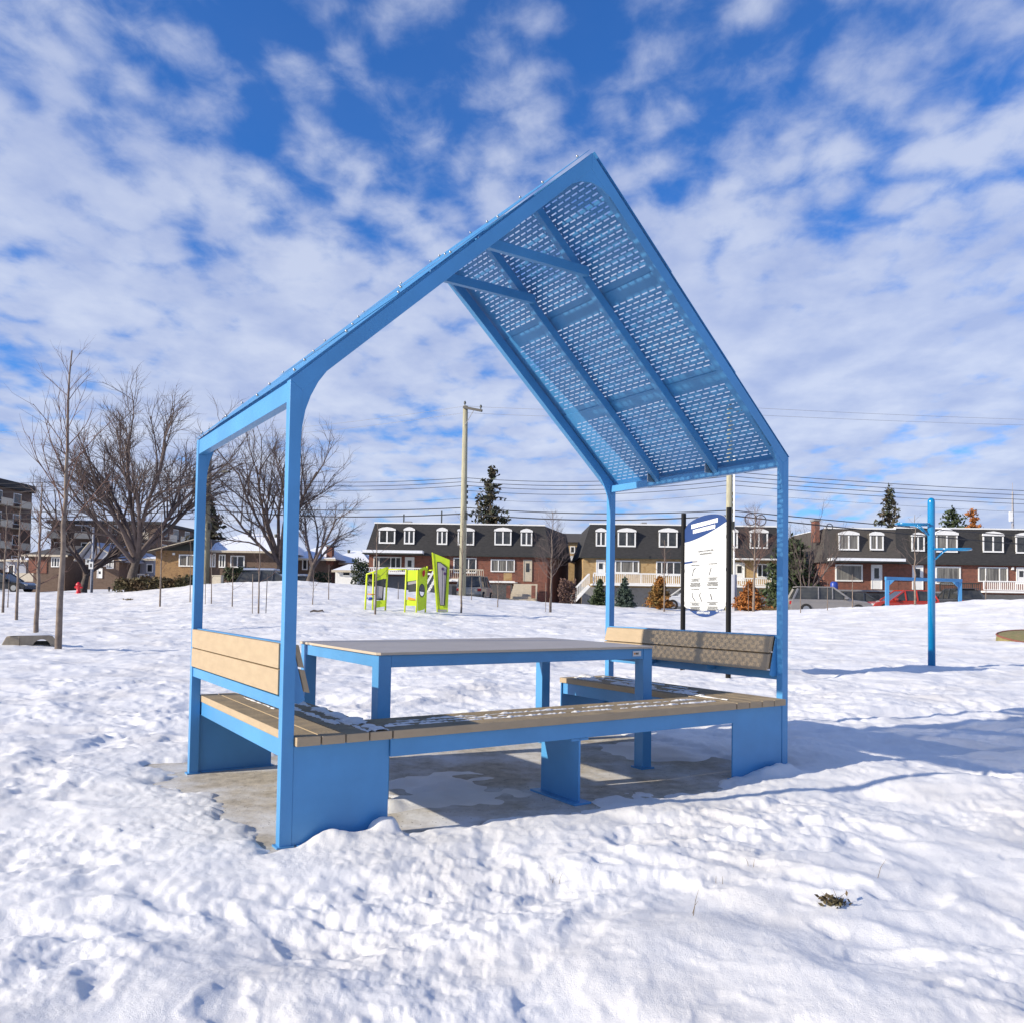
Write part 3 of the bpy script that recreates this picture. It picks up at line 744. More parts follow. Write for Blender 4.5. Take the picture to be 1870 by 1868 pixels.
t=thing('fallen_branch','dark broken branch lying on the snow behind the shelter post','branch',(q.x,q.y,sz(q.x,q.y)))
MB().tube([(-.22,0,.02),(-.1,0,.06),(.05,0,.04),(.2,0,.07),(.26,0,.02)],[.02,.04,.03,.035,.01],6).build('stem','bark',t)
MB().tube([(-.15,0,.03),(-.2,-.1,.01)],.015,5).build('twig','bark',t)
q=pick(236,1096)
t=thing('leaf_heap','small brown clump of dead leaves on snow near the thin stake','leaves',(q.x,q.y,sz(q.x,q.y)))
mb=MB()
for i in range(40):
    c=Vector((random.gauss(0,.1),random.gauss(0,.05),random.random()*.06)); a=Vector([random.gauss(0,1) for _ in range(3)]).normalized()*.05; b=a.orthogonal().normalized()*.03
    mb.add([c-a,c-b,c+a,c+b],[(0,1,2,3)])
mb.build('dead_leaves','straw',t)
def tuft(x,y,label,n,hh,spread,m='straw'):
    mb=MB(); rnd=random.Random(int(x*100)); z0=sz(x,y)
    for i in range(n):
        bx_,by=rnd.gauss(0,spread),rnd.gauss(0,spread); a=rnd.random()*6.28; l=hh*(.5+rnd.random())
        k=rnd.random()*.6
        mb.tube([(bx_,by,-.01),(bx_+k*.4*l*math.cos(a),by+k*.4*l*math.sin(a),l*.55),(bx_+k*l*math.cos(a),by+k*l*math.sin(a),l)],[.0013,.001,.0004],3)
    o=mb.build('grass_tuft',m); o.location=(x,y,z0); tag(o,label,'grass tuft','dry grass stems poking through the snow')
def gp(px,py): 
    r=ray(px,py); t_=-CH/r.z; return r.x*t_,r.y*t_
for px,py,l,n,hh,sd in ((1521,1668,'matted brown weed clump in a snow hollow at lower right',46,.028,.016),
    (1265,1690,'two long straw stems standing in front of the snow mounds',2,.07,.012),
    (1371,1598,'short thin stem left of the snow bank in right foreground',2,.03,.006),
    (1013,1613,'few pale stems just below the slab edge in mid foreground',4,.03,.02),
    (1603,1625,'single thin stem right of the brown weed clump',1,.05,.004),
    (1320,1630,'pair of tiny upright stems left of the brown weed clump',2,.03,.012)):
    x,y=gp(px,py)
    if n==46:
        z0=sz(x,y); mb=MB(); rnd=random.Random(4)
        for i in range(70):
            c=Vector((rnd.gauss(0,.022),rnd.gauss(0,.018),abs(rnd.gauss(0,.012)))); a=Vector([rnd.gauss(0,1) for _ in range(3)]).normalized()*.013; b=a.orthogonal().normalized()*.006
            mb.add([c-a,c-b,c+a,c+b],[(0,1,2,3)])
        for i in range(14):
            a=rnd.random()*6.28; mb.tube([(rnd.gauss(0,.015),rnd.gauss(0,.015),0),(.04*math.cos(a),.03*math.sin(a),.02+.02*rnd.random())],[.0015,.0005],3)
        o=mb.build('weed_clump','hedge'); o.location=(x,y,z0); tag(o,l,'weed'); continue
    tuft(x,y,l,n,hh,sd)

# ---------------------------------------------------------------- TREES
def grow(rnd,mbT,mbB,p,d,ln,rad,lvl,maxl,nk,up,spread,ratio):
    nseg=4 if lvl<2 else 3
    pts=[p];dirs=[d]
    for i in range(nseg):
        d=(d+Vector([rnd.gauss(0,.075+.03*lvl) for _ in range(3)])+Vector((0,0,up))).normalized()
        p=p+d*ln/nseg; pts.append(p); dirs.append(d)
    rr=[rad*(1-.62*i/nseg) for i in range(nseg+1)] if lvl<maxl else [rad*(1-.7*i/nseg) for i in range(nseg+1)]
    (mbT if lvl==0 else mbB).tube(pts,rr,6 if lvl<2 else 4 if lvl<3 else 3,False)
    if lvl>=maxl: return
    for k in range(nk[lvl]):
        t=(.30 if lvl else .7)+(1-(.30 if lvl else .7))*((k+rnd.random())/nk[lvl])
        f=t*nseg; i=min(nseg-1,int(f)); q=pts[i].lerp(pts[i+1],f-i); dd=dirs[min(i+1,nseg)]
        az=rnd.random()*6.283; o=dd.orthogonal().normalized(); o2=dd.cross(o); sd=o*math.cos(az)+o2*math.sin(az)
        s=spread[lvl]*(.6+.8*rnd.random())
        nd=(dd+sd*s).normalized()
        grow(rnd,mbT,mbB,q,nd,ln*ratio[lvl]*(.75+.5*rnd.random())*(1.15-.35*t if lvl else 1),rad*((.50 if lvl<3 else .55) if lvl else .36)*(1-.30*t*(lvl>0)),lvl+1,maxl,nk,up,spread,ratio)
def big_tree(px,Y,h,label,seed,trunk=.38,nk=(9,6,6,5),fork=.26,rx=1.0,lean=0,cat='tree'):
    x=aty(px,1080,Y).x; z=gz(x,Y); rnd=random.Random(seed)
    t=thing('bare_tree',label,cat,(x,Y,z),group='leafless mature trees behind the park')
    T=MB();B=MB()
    grow(rnd,T,B,Vector((0,0,-.2)),Vector((lean,0,1)).normalized(),h*fork,trunk,0,4,nk,.055,(.78*rx,.55*rx,.6,.65),(2.35,.55,.52,.52))
    T.build('trunk','bark',t,smooth=True); B.build('branches','twig',t,smooth=True)
    # fine twig tips share the branch mesh colour of reddish buds
    return t
big_tree(238,50,10.6,'widest bare tree with a thick trunk and round fan crown behind the hedge',3,.42,(11,8,8,7),.25)
big_tree(150,57,9.0,'dark twin-stemmed bare tree left of the wide fan-shaped one',8,.36,(8,7,6,5),.22)
big_tree(513,53,10.2,'bare tree with spreading limbs seen behind the near left shelter post',12,.36,(8,7,7,6),.23,1.15,.05)
big_tree(560,50,8.8,'bare tree with long limbs reaching right beside the snowy roofs',21,.26,(5,6,7,6),.19,1.0,.22)
big_tree(1478,62,8.0,'thin bare tree left of the brown-shingled row house',33,.16,(8,6,5,4),.22,.8)
def sapling(px,py,topy,label,seed,r=.035,nb=14,m='bark2',spread=.55,stake=0,bushy=False,group='young staked trees in the park',Y=None,sub=5,twig='twigr',low=.35):
    if Y: x=aty(px,1090,Y).x; q=Vector((x,Y,gz(x,Y)))
    else: q=pick(px,py)
    tz=aty(px,topy,q.y).z; h=tz-q.z; rnd=random.Random(seed)
    t=thing('young_tree',label,'young tree',(q.x,q.y,q.z),rnd.random(),group)
    T=MB();B=MB()
    lean=rnd.gauss(0,.01)
    pts=[Vector((0,0,-.15))]; n=12
    for i in range(1,n+1):
        f=i/n; pts.append(Vector((h*lean*f+rnd.gauss(0,.004*h)*f,rnd.gauss(0,.004*h),h*f)))
    rr=[r*(1-.86*(i/n)**.9)+.003 for i in range(n+1)]
    T.tube(pts,rr,8,False)
    for k in range(nb):
        f=low+(1-low-.04)*(k+rnd.random())/nb; i=int(f*n); q0=pts[i].lerp(pts[min(n,i+1)],f*n-i)
        az=k*2.4+rnd.gauss(0,.3); e=spread*(.8+.5*rnd.random()); d=Vector((math.cos(az)*e,math.sin(az)*e,1-.35*e)).normalized()
        ln=h*.30*(1.25-f)*(.7+.5*rnd.random())
        grow(rnd,B,B,q0,d,ln,max(.0045,r*.30*(1.2-f)),2 if not bushy else 1,3 if not bushy else 3,(0,sub,sub,0),.10 if spread<.9 else .05,(.5,.6,.55),(.5,.55,.55))
    T.build('trunk',m,t,smooth=True); B.build('branches',twig if h<5.5 else m,t,smooth=True)
    for s_ in range(stake):
        MB().tube([(.22*(1 if s_ else -1),.1,-.2),(.24*(1 if s_ else -1),.1,1.35)],.014,5).build('stake','bark2',t)
    return t
sapling(106,1188,640,'tallest young tree with a pale straight trunk right of the concrete block',1,.062,22,spread=.55,low=.38,sub=6)
sapling(66,1155,900-20,'second young tree with reddish twigs behind the concrete block',2,.06,22,spread=.75,low=.3,sub=6,twig='twigr')
sapling(30,1132,905,'slim young tree third in from the left photo edge',5,.045,18,spread=.8,low=.3)
sapling(5,1120,915,'young tree with a trunk cut by the left photo edge',6,.045,18,spread=.8,low=.3)
sapling(14,1110,1050,'thin bare stake between the two leftmost young trees',7,.02,0)
sapling(292,1108,930,'slender young tree in front of the tan brick bungalow corner',9,.035,16,spread=.6)
sapling(347,1097,985,'tiny sapling just left of the far left shelter post',10,.02,8)
sapling(386,1103,985,'small sapling beside the cream utility cabinet',11,.02,8,stake=1)
sapling(424,1107,1010,'low spreading shrub-like sapling before the bungalow windows',13,.022,9,spread=1.1,low=.25,bushy=True)
sapling(472,1121,960,'young tree with crossed stakes in front of the bungalow',14,.028,12,spread=.7,stake=2)
sapling(571,1105,1040,'knee-high twiggy sapling in front of the white garage',15,.02,10,spread=.9,low=.4,bushy=True)
sapling(600,1095,1030,'thin sapling standing alone by the white garage',16,.02,6)
sapling(685,1122,955,'young tree standing before the left lime play panel',17,.038,11,spread=.6,low=.35)
sapling(727,1095,1062,'bare stake between the left and middle play panels',18,.02,0)
sapling(842,1120,925,'young tree in front of the utility pole base',19,.038,16,spread=.75,low=.35,twig='twig')
sapling(861,1096,1040,'thin stake right of the wooden utility pole',20,.018,0)
sapling(909,1108,1050,'reddish twiggy shrub before the brick entrance stairs',22,.025,12,spread=1.0,low=.3,bushy=True)
sapling(1005,1118,935,'bushy young tree in front of the black roof corner',23,.05,34,spread=.85,low=.30,sub=8,twig='twig',stake=2,bushy=True)
sapling(1213,1117,985,'young tree before the half-browned conifer',24,.045,15,spread=.75,low=.45,m='bark2')
sapling(1376,1116,925,'dense young tree with pale trunk before the rust conifer',25,.065,34,spread=.75,low=.35,sub=8,stake=1,bushy=True)
sapling(1671,1103,940,'young tree with drooping twigs between pole and far blue frame',26,.045,16,spread=.9,low=.35,Y=34,twig='twig')
sapling(1557,1098,1048,'small pale sapling with forked top before the silver car',27,.03,4,spread=1.2,low=.8,Y=36)
sapling(1511,1098,1060,'thin pale stake before the silver car door',28,.018,0,Y=36)
sapling(1462,1098,1038,'tall thin stake at the rear of the silver car',29,.018,0,Y=36)
sapling(1800,1098,1050,'thin stake near the white balcony rail',36,.018,0,Y=34)

def leafquads(mb,rnd,c,n,s,sig):
    for i in range(n):
        p=c+Vector((rnd.gauss(0,sig[0]),rnd.gauss(0,sig[1]),rnd.gauss(0,sig[2])))
        a=Vector([rnd.gauss(0,1) for _ in range(3)]).normalized()*s*(.6+.8*rnd.random()); b=a.cross(Vector([rnd.gauss(0,1) for _ in range(3)])).normalized()*s*.45
        mb.add([p-a,p-b,p+a,p+b],[(0,1,2,3)])
def conifer(x,Y,z,h,rb,label,seed,m='spruce',layers=26,per=11,name='spruce_tree',cat='conifer',droop=.25,dens=9,leaf=.14,ragged=.25,low=.06,group=None,shape=1.0):
    rnd=random.Random(seed); t=thing(name,label,cat,(x,Y,z),rnd.random()*6,group)
    T=MB().tube([(0,0,-.2),(0,0,h*.5),(0,0,h*.98)],[h*.018+.03,h*.010+.02,.01],7); T.build('trunk','bark',t,smooth=True)
    B=MB()
    for i in range(layers):
        f=low+(1-low)*i/layers; rr=rb*(1-f)**shape+.03*rb; k=max(4,int(per*(1-f*.6)))
        for j in range(k):
            az=rnd.random()*6.283; l=rr*(1+rnd.gauss(0,ragged)); l=max(.1,l)
            d=Vector((math.cos(az),math.sin(az),0)); z0=h*f+rnd.gauss(0,h*.012)
            nn=max(2,int(dens*l/rb)+2)
            for q in range(nn):
                g=(q+rnd.random())/nn
                c=d*l*g+Vector((0,0,z0-droop*l*g+droop*.55*l*g*g))
                leafquads(B,rnd,c,3,leaf,(leaf*.6,leaf*.6,leaf*.35))
            
    leafquads(B,rnd,Vector((0,0,h*.98)),12,leaf,(leaf*.3,leaf*.3,leaf*1.2))
    B.build('crown',m,t)
    return t
def con_at(px,topy,basey,Y,rpx,**k):
    P=aty(px,topy,Y); zb=gz(P.x,Y) if basey is None else aty(px,basey,Y).z
    return conifer(P.x,Y,zb,P.z-zb,rpx*Y/1527,**k)
con_at(897,852,None,92,88,label='tall dark spruce rising behind the black mansard roof',seed=3,leaf=.30,layers=34,per=12,ragged=.28)
con_at(1624,890,None,92,80,label='dark spruce above the brown-shingled row house roof',seed=4,leaf=.28,layers=30,per=11,ragged=.3)
con_at(384,905,None,75,60,label='dark evergreen behind the bungalow, half hidden by the far left post',seed=5,leaf=.3,layers=26,per=11)
con_at(1740,928,None,88,52,label='rounded cedar behind the row house beside the rust-leaved tree',seed=6,m='cedar',leaf=.22,layers=26,per=14,shape=.55,droop=-.5,name='cedar_tree')
con_at(1775,932,None,86,16,label='thin rust-leaved tree above the row house roof',seed=7,m='rust',leaf=.2,layers=20,per=5,shape=.4,droop=-.6,ragged=.5,name='rusty_tree',cat='tree',low=.4)
con_at(1445,985,None,64,46,label='dark tall cedar thicket between yellow and brown row houses',seed=8,m='cedar',leaf=.22,layers=26,per=16,shape=.4,droop=-.3,name='cedar_tree')
con_at(1095,1058,1108,47,14,label='small green cedar hidden partly by the far right post',seed=9,m='cedar',leaf=.08,layers=22,per=13,shape=.7,droop=-.3,name='cedar_shrub',group='small conifers along the park edge')
con_at(1141,1054,1109,46,20,label='grey-green young spruce before the yellow brick house',seed=10,m='bluesp',leaf=.07,layers=24,per=13,shape=.9,droop=.05,group='small conifers along the park edge')
con_at(1205,1053,1113,44,23,label='half-browned conical conifer before the yellow brick house',seed=11,m='mixed',leaf=.08,layers=24,per=15,shape=.7,droop=-.4,group='small conifers along the park edge')
con_at(1369,1062,1118,42,25,label='rust-orange conical conifer right of the instruction board',seed=12,m='rust',leaf=.08,layers=24,per=15,shape=.75,droop=-.4,group='small conifers along the park edge')
# hedges and thickets
def hedge(px0,px1,py0,py1,Y,dp,label,seed,m='hedge',n=2600,name='hedge',cat='hedge'):
    a=aty(px0,py1,Y); b=aty(px1,py1,Y); zt=aty((px0+px1)/2,py0,Y).z; zb=min(gz(a.x,Y),gz(b.x,Y))-.1
    t=thing(name,label,cat,((a.x+b.x)/2,Y,zb)); rnd=random.Random(seed); B=MB(); w=b.x-a.x; h=zt-zb
    for i in range(n):
        x=(rnd.random()-.5)*w; y=rnd.random()*dp; hh=h*(.86+.16*mnoise.noise(Vector((x*1.3,seed,y))))*(1-.25*max(0,abs(x)/w*2-.85)/.15)
        z=rnd.random()**.6*hh
        leafquads(B,rnd,Vector((x,y,z)),1,.11,(.04,.04,.04))
    B.build('foliage',m,t)
    S_=MB()
    for i in range(max(3,int(w))): xx=-w/2+(i+.5)*w/max(3,int(w)); S_.tube([(xx,dp/2,0),(xx+.1,dp/2,h*.7)],.03,5)
    S_.build('stems','bark',t)
hedge(206,345,1050,1082,47,1.0,'long low clipped hedge in front of the wide bare tree',1)
hedge(404,462,1028,1064,52,1.5,'rounded dark evergreen bush before the bungalow windows',2,'cedar',1500,'bush','bush')
hedge(330,352,1046,1068,50,1.0,'small dark bush beside the bungalow wall',3,'cedar',500,'bush','bush')
hedge(640,668,1010,1062,60,1.4,'snow-dusted dark shrub at the left end of the black-roofed house',4,'cedar',900,'bush','bush')
hedge(1466,1508,1040,1092,63,1.5,'brown leafless thicket against the row house end wall',5,'twigr',1600,'bush','bush')
hedge(1022,1052,1050,1100,63,1.4,'brown thicket at the shaded end of the black-roofed house',6,'twigr',1200,'bush','bush')
hedge(565,600,1040,1063,56,1.2,'dark low bush left of the white garage',7,'cedar',600,'bush','bush')

# ---------------------------------------------------------------- HOUSES
class House:
    def __init__(s,name,label,Y,px0,pyb,cat='house',group=None):
        s.Y=Y; o=aty(px0,pyb,Y); s.ox=o.x; s.oz=gz(o.x,Y)-.2
        s.t=thing(name,label,cat,(o.x,Y,s.oz),0,group)
    def X(s,px,py=1000): return aty(px,py,s.Y).x-s.ox
    def Z(s,px,py): return aty(px,py,s.Y).z-s.oz
    def rect(s,px0,px1,py0,py1):
        c=(px0+px1)/2; return s.X(px0,(py0+py1)/2),s.X(px1,(py0+py1)/2),s.Z(c,py1),s.Z(c,py0)
    def window(s,px0,px1,py0,py1,mull=(),m='glass',y=0.,fr=.09,name='window',fm='white'):
        x0,x1,z0,z1=s.rect(px0,px1,py0,py1); mb=MB()
        mb.box(x0,x0+fr,y-.07,y+.0,z0,z1).box(x1-fr,x1,y-.07,y,z0,z1)
        mb.box(x0+fr,x1-fr,y-.07,y,z1-fr,z1).box(x0+fr,x1-fr,y-.09,y,z0,z0+fr)
        for k in mull:
            xm=x0+(x1-x0)*k; mb.box(xm-fr*.45,xm+fr*.45,y-.065,y,z0+fr,z1-fr)
        w=mb.build(name,fm,s.t)
        MB().box(x0+fr*.9,x1-fr*.9,y-.03,y-.012,z0+fr*.9,z1-fr*.9).build('pane',m,w)
        return w
    def dormer(s,px0,px1,py0,py1,m='glass',double=True,depth=1.2,snow=False):
        x0,x1,z0,z1=s.rect(px0,px1,py0,py1); w=x1-x0; fr=.11; hp=(z1-z0)*.22
        arch=[(x0-.05,z1-hp),(x0-.02,z1-hp*.55),(x0+w*.22,z1-hp*.18),(x0+w*.5,z1),(x1-w*.22,z1-hp*.18),(x1+.02,z1-hp*.55),(x1+.05,z1-hp)]
        d=MB().prism([(x0,z0),(x1,z0)]+arch[::-1],-.02,depth,UZ).build('dormer',s.roofmat if hasattr(s,'roofmat') else 'shingle',s.t)
        mb=MB(); zt=z1-hp-.06
        mb.box(x0,x0+fr,-.08,-.02,z0,zt).box(x1-fr,x1,-.08,-.02,z0,zt).box(x0,x1,-.10,-.02,z0-.02,z0+fr*.95)
        mb.prism(arch,-.12,-.02,UZ)
        if double: mb.box((x0+x1)/2-.06,(x0+x1)/2+.06,-.075,-.02,z0+fr,zt)
        mb.build('trim','white',d)
        MB().box(x0+fr,x1-fr,-.045,-.021,z0+fr,zt+.02).build('pane',m,d)
        if snow: MB().prism([(a,b+.02) for a,b in arch]+[(arch[-1][0],arch[-1][1]+.18),((x0+x1)/2,z1+.20),(arch[0][0],arch[0][1]+.18)],-.14,.5,UZ).build('snow_cap','snowy',d)
    def door(s,px0,px1,py0,py1,m='white',glass=True,y=0.):
        x0,x1,z0,z1=s.rect(px0,px1,py0,py1)
        mb=MB().box(x0-.07,x0,y-.07,y,z0,z1+.07).box(x1,x1+.07,y-.07,y,z0,z1+.07).box(x0,x1,y-.07,y,z1,z1+.07)
        mb.box(x0+.002,x1-.002,y-.045,y-.01,z0,z1-.002)
        d=mb.build('door',m,s.t)
        if glass: MB().box(x0+(x1-x0)*.25,x1-(x1-x0)*.25,y-.055,y-.046,z0+(z1-z0)*.45,z1-.22).build('pane','glass',d)
        MB().box(x1-.16,x1-.12,y-.10,y-.046,z0+1.0,z0+1.06).build('handle','steel',d)
    def rail(s,px0,px1,py0,py1,y=-1.6,m='white',side=False,bal=.16):
        x0,x1,z0,z1=s.rect(px0,px1,py0,py1); mb=MB()
        mb.box(x0,x1,y-.04,y+.04,z1-.09,z1).box(x0,x1,y-.03,y+.03,z0,z0+.07)
        n=max(2,int((x1-x0)/bal))
        for i in range(n+1):
            x=x0+(x1-x0)*i/n; th=.05 if i%8==0 else .022
            mb.box(x-th,x+th,y-.02,y+.02,z0+.071,z1-.091)
        mb.build('railing',m,s.t)
    def slab(s,px0,px1,py0,py1,y0=-1.8,y1=-.001,m='white',name='balcony'):
        x0,x1,z0,z1=s.rect(px0,px1,py0,py1); MB().box(x0,x1,y0,y1,z0,z1).build(name,m,s.t)
    def bx(s,px0,px1,py0,py1,y0,y1,name,m,bevel=0):
        x0,x1,z0,z1=s.rect(px0,px1,py0,py1); return MB().box(x0,x1,y0,y1,z0,z1).build(name,m,s.t)
def mansard(name,label,Y,pxs,pyt,pye,wall,roof,depth=9,skew=0,inl=.75,inr=.75,foundpy=None,over=.3,group='mansard row houses across the street'):
    H=House(name,label,Y,pxs[0],1100,group=group)
    H.roofmat=roof
    x0,x1=0,H.X(pxs[1],pye); zt=H.Z(sum(pxs)/2,pyt); ze=H.Z(sum(pxs)/2,pye)
    MB().add([(x0,0,-.5),(x1,0,-.5),(x1+skew,depth,-.5),(x0,depth,-.5),(x0,0,ze+.05),(x1,0,ze+.05),(x1+skew,depth,ze+.05),(x0,depth,ze+.05)],
        [(0,3,2,1),(4,5,6,7),(0,1,5,4),(1,2,6,5),(2,3,7,6),(3,0,4,7)]).build('wall',wall,H.t)
    o=over
    MB().add([(x0-o,-o,ze-.02),(x1+o,-o,ze-.02),(x1+o+skew,depth+o,ze-.02),(x0-o,depth+o,ze-.02),
              (x0+inl,.55,zt),(x1-inr,.55,zt),(x1-inr+skew,depth-.55,zt),(x0+inl,depth-.55,zt)],
        [(0,3,2,1),(4,5,6,7),(0,1,5,4),(1,2,6,5),(2,3,7,6),(3,0,4,7)]).build('roof',roof,H.t)
    MB().box(x0+inl-.05,x1-inr+.05,.48,.70,zt+.002,zt+.12).build('roof_rim','white' if roof!='x' else roof,H.t)
    MB().box(x0+inl+.2,x1-inr-.2,.9,depth-1,zt+.003,zt+.10).build('roof_snow','snowy',H.t)
    MB().box(x0-o,x1+o,-o-.04,-o,ze-.10,ze-.021).build('fascia','pdark',H.t)
    return H
def vent(H,px,py0,py1,w,m,y=3,name='roof_vent'):
    x0,x1,z0,z1=H.rect(px-w/2,px+w/2,py0,py1); c=(x0+x1)/2; r=(x1-x0)/2
    MB().tube([(c,y,z0-.3),(c,y,z1-.25*(z1-z0)),(c,y,z1-.2*(z1-z0)),(c,y,z1)],[r*.8,r*.8,r,r*.9],8).build(name,m,H.t)
def chim(H,px0,px1,py0,py1,m='redbrick',y=2.5):
    x0,x1,z0,z1=H.rect(px0,px1,py0,py1)
    c=MB().box(x0,x1,y,y+.9,z0-.6,z1).build('chimney',m,H.t)
    MB().box(x0-.08,x1+.08,y-.08,y+.98,z1,z1+.15).build('chimney_cap','found',c)
# black-roofed house
H=mansard('mansard_house','black mansard house with red brick ground floor behind the play panels',70,(672,1000),957,1013,'redbrick','shingle',10,skew=2.4,inl=.35,inr=.25)
for a in ((692,722,962,992,1),(738,757,962,993,0),(798,817,963,994,0),(836,866,963,995,1),(903,934,963,995,1),(951,972,965,996,0)):
    H.dormer(a[0],a[1],a[2],a[3],'glass',True)
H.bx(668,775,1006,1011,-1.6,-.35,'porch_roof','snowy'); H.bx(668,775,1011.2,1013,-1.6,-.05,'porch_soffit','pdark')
H.window(682,733,1016,1042,(.2,.62,.8)); H.door(741,755,1018,1048); H.window(828,870,1018,1046,(.30,.66)); H.window(896,940,1021,1044,(.32,.66),'curtain'); H.door(957,970,1023,1061,'cream')
H.slab(660,790,1046,1049,-1.8); H.rail(660,784,1037,1046,-1.75,'white')
H.slab(820,885,1058,1062,-1.8); H.rail(820,884,1040,1058,-1.75,'cream')
H.slab(880,945,1061,1064,-2.0); H.bx(920,935,1047,1060,-1.6,-1.3,'planter','yelbrick')
for px in (943,985): H.bx(px-3,px+3,1043,1063,-2.1,-1.7,'pillar','redbrick')
for px in (929,972): H.bx(px-3.5,px+3.5,1070,1092,-4.4,-4.0,'pillar','redbrick')
x0,x1,z0,z1=H.rect(938,980,1062,1094); mb=MB()
for i in range(8): mb.box(x0-.1*i*.6,x1-.05*i*.4,-1.8-.33*(i+1),-1.8-.33*i,0,z1-(i+1)*(z1-.2)/8)
mb.build('entrance_stairs','cream',H.t)
H.bx(820,842,1066,1088,-.3,-.05,'basement_panel','found'); H.bx(826,834,1070,1088,-.36,-.301,'basement_door','glass')
H.bx(672,820,1052,1090,-.10,-.002,'foundation','found'); H.bx(880,935,1066,1095,-.10,-.002,'foundation','found')
x0,x1,z0,z1=H.rect(783,806,1048,1090); mb=MB()
for s_ in (0,1): mb.beam((x0,-2.3-s_*.9,z0),(x1,-2.3-s_*.9,z1),.06,.12); mb.beam((x0,-2.3-s_*.9,z0+.9),(x1,-2.3-s_*.9,z1+.9),.06,.08)
for i in range(9): f=i/8; mb.box(x0+(x1-x0)*f-.12,x0+(x1-x0)*f+.12,-3.2,-2.3,z0+(z1-z0)*f-.03,z0+(z1-z0)*f+.01)
mb.build('side_stairs','white',H.t)
vent(H,707,950,957,9,'white'); chim(H,734,743,950,957); vent(H,774,950,957,9,'white'); vent(H,806,950,957,7,'siding'); vent(H,875,949,957,8,'siding'); vent(H,952,951,957,10,'pdark')
for px,py in ((726,930),(799,924)):
    x,_,z0,z1=H.rect(px,px+1,py,957); MB().tube([(x,4,z0-.3),(x,4,z1)],.06,6).build('roof_mast','pdark',H.t)
# yellow house
H=mansard('mansard_house','yellow brick house with black mansard roof behind the small conifers',70,(1064,1424),959,1019,'yelbrick','shingle',10,skew=0,inl=.6,inr=.1)
for a in ((1088,1107,964,997,0),(1128,1161,964,998,1),(1203,1237,964,999,1),(1322,1347,964,1000,0),(1369,1402,965,1001,1)):
    H.dormer(*a[:4],'glass',True)
x,_,z0,z1=H.rect(1183,1185,959,1019); MB().box(x,x+.10,-.34,-.31,z0,z0+.2).build('trim','shingle',H.t)
H.window(1123,1167,1023,1046,(.25,.75),'curtain'); H.window(1198,1245,1025,1051,(.22,.42,.68)); H.door(1090,1104,1023,1051); H.window(1255,1300,1024,1050,(.3,.66)); H.window(1382,1411,1029,1054,(.33,.66)); H.door(1342,1358,1028,1060)
H.bx(1334,1424,1021,1023,-1.8,-.31,'porch_soffit','white')
H.slab(1078,1424,1068,1071,-1.9); H.rail(1080,1340,1048,1067,-1.85); H.rail(1343,1424,1056,1069,-1.87)
H.bx(1062,1340,1073,1112,-.10,-.002,'foundation','found'); H.bx(1388,1420,1080,1106,-.2,-.101,'garage_door','pgrey'); H.bx(1340,1386,1073,1112,-.1,-.002,'foundation','found')
x0,x1,z0,z1=H.rect(1043,1070,1050,1104); mb=MB()
for yy in (-3.1,-2.1):
    mb=MB(); mb.beam((x0-.2,yy,z0),(x1,yy,z1-.9),.07,.22); mb.beam((x0-.2,yy,z0+.95),(x1,yy,z1+.05),.07,.10)
    for i in range(9): f=i/8; x=x0-.2+(x1-x0+.2)*f; zz=z0+(z1-.9-z0)*f; mb.box(x-.02,x+.02,yy-.02,yy+.02,zz+.1,zz+.93)
    mb.build('stair_railing','white',H.t)
mb=MB()
for i in range(10): f=i/9; x=x0-.2+(x1-x0+.2)*f; zz=z0+(z1-.9-z0)*f; mb.box(x-.16,x+.16,-3.0,-2.2,zz-.04,zz+.0)
mb.build('side_stairs','cream',H.t)
vent(H,1142,951,959,9,'white'); chim(H,1182,1188,952,959,'pdark'); vent(H,1205,953,959,6,'siding'); 
# brown shingled house to the right
H=mansard('mansard_house','brown-shingled row house section with a snow-topped porch roof at right',70,(1505,1640),965,1026,'redbrick','shingleb',10,inl=.3,inr=.0,over=.25)
for a in ((1531,1568,969,1004,1),(1588,1613,970,1004,1)): H.dormer(*a[:4],'curtain',True)
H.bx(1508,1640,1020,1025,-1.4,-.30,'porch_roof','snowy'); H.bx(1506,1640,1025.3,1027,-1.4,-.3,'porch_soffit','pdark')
H.window(1525,1575,1030,1061,(),'curtain',fr=.12); H.door(1592,1609,1032,1075)
H.slab(1505,1640,1077,1080,-1.9,m='found'); H.bx(1505,1640,1082,1112,-.1,-.002,'foundation','found'); H.bx(1592,1605,1087,1100,-.16,-.101,'basement_window','glass')
chim(H,1496,1505,949,975,y=1.0); vent(H,1584,957,965,5,'pdark')
H2=mansard('mansard_house','charcoal-shingled row house section with white balcony at the right edge',70.01,(1640.5,1990),966,1030,'redbrick','shingle',10,inl=.0,inr=.3,over=.25)
for a in ((1664,1688,972,1006),(1709,1748,968,1008),(1794,1832,970,1008),(1854,1892,972,1010)): H2.dormer(*a,'curtain' if a[0]==1709 else 'glass',True,snow=(a[0]==1709))
H2.window(1708,1754,1034,1066,(),'curtain',fr=.12); H2.window(1786,1840,1035,1062,(.25,.72),'curtain'); H2.door(1667,1684,1033,1076); H2.door(1857,1872,1037,1066,'white')
H2.slab(1773,1990,1080,1083,-1.9); H2.rail(1774,1990,1062,1079,-1.85); H2.rail(1700,1772,1064,1080,-1.5,'pdark')
H2.slab(1641,1772,1080,1083,-1.6,m='found'); H2.bx(1641,1990,1085,1115,-.1,-.002,'foundation','found')
vent(H2,1734,958,966,12,'white'); vent(H2,1770,959,966,14,'pdark'); H2.bx(1846,1850,1035,1040,-.15,-.01,'wall_lamp','white')
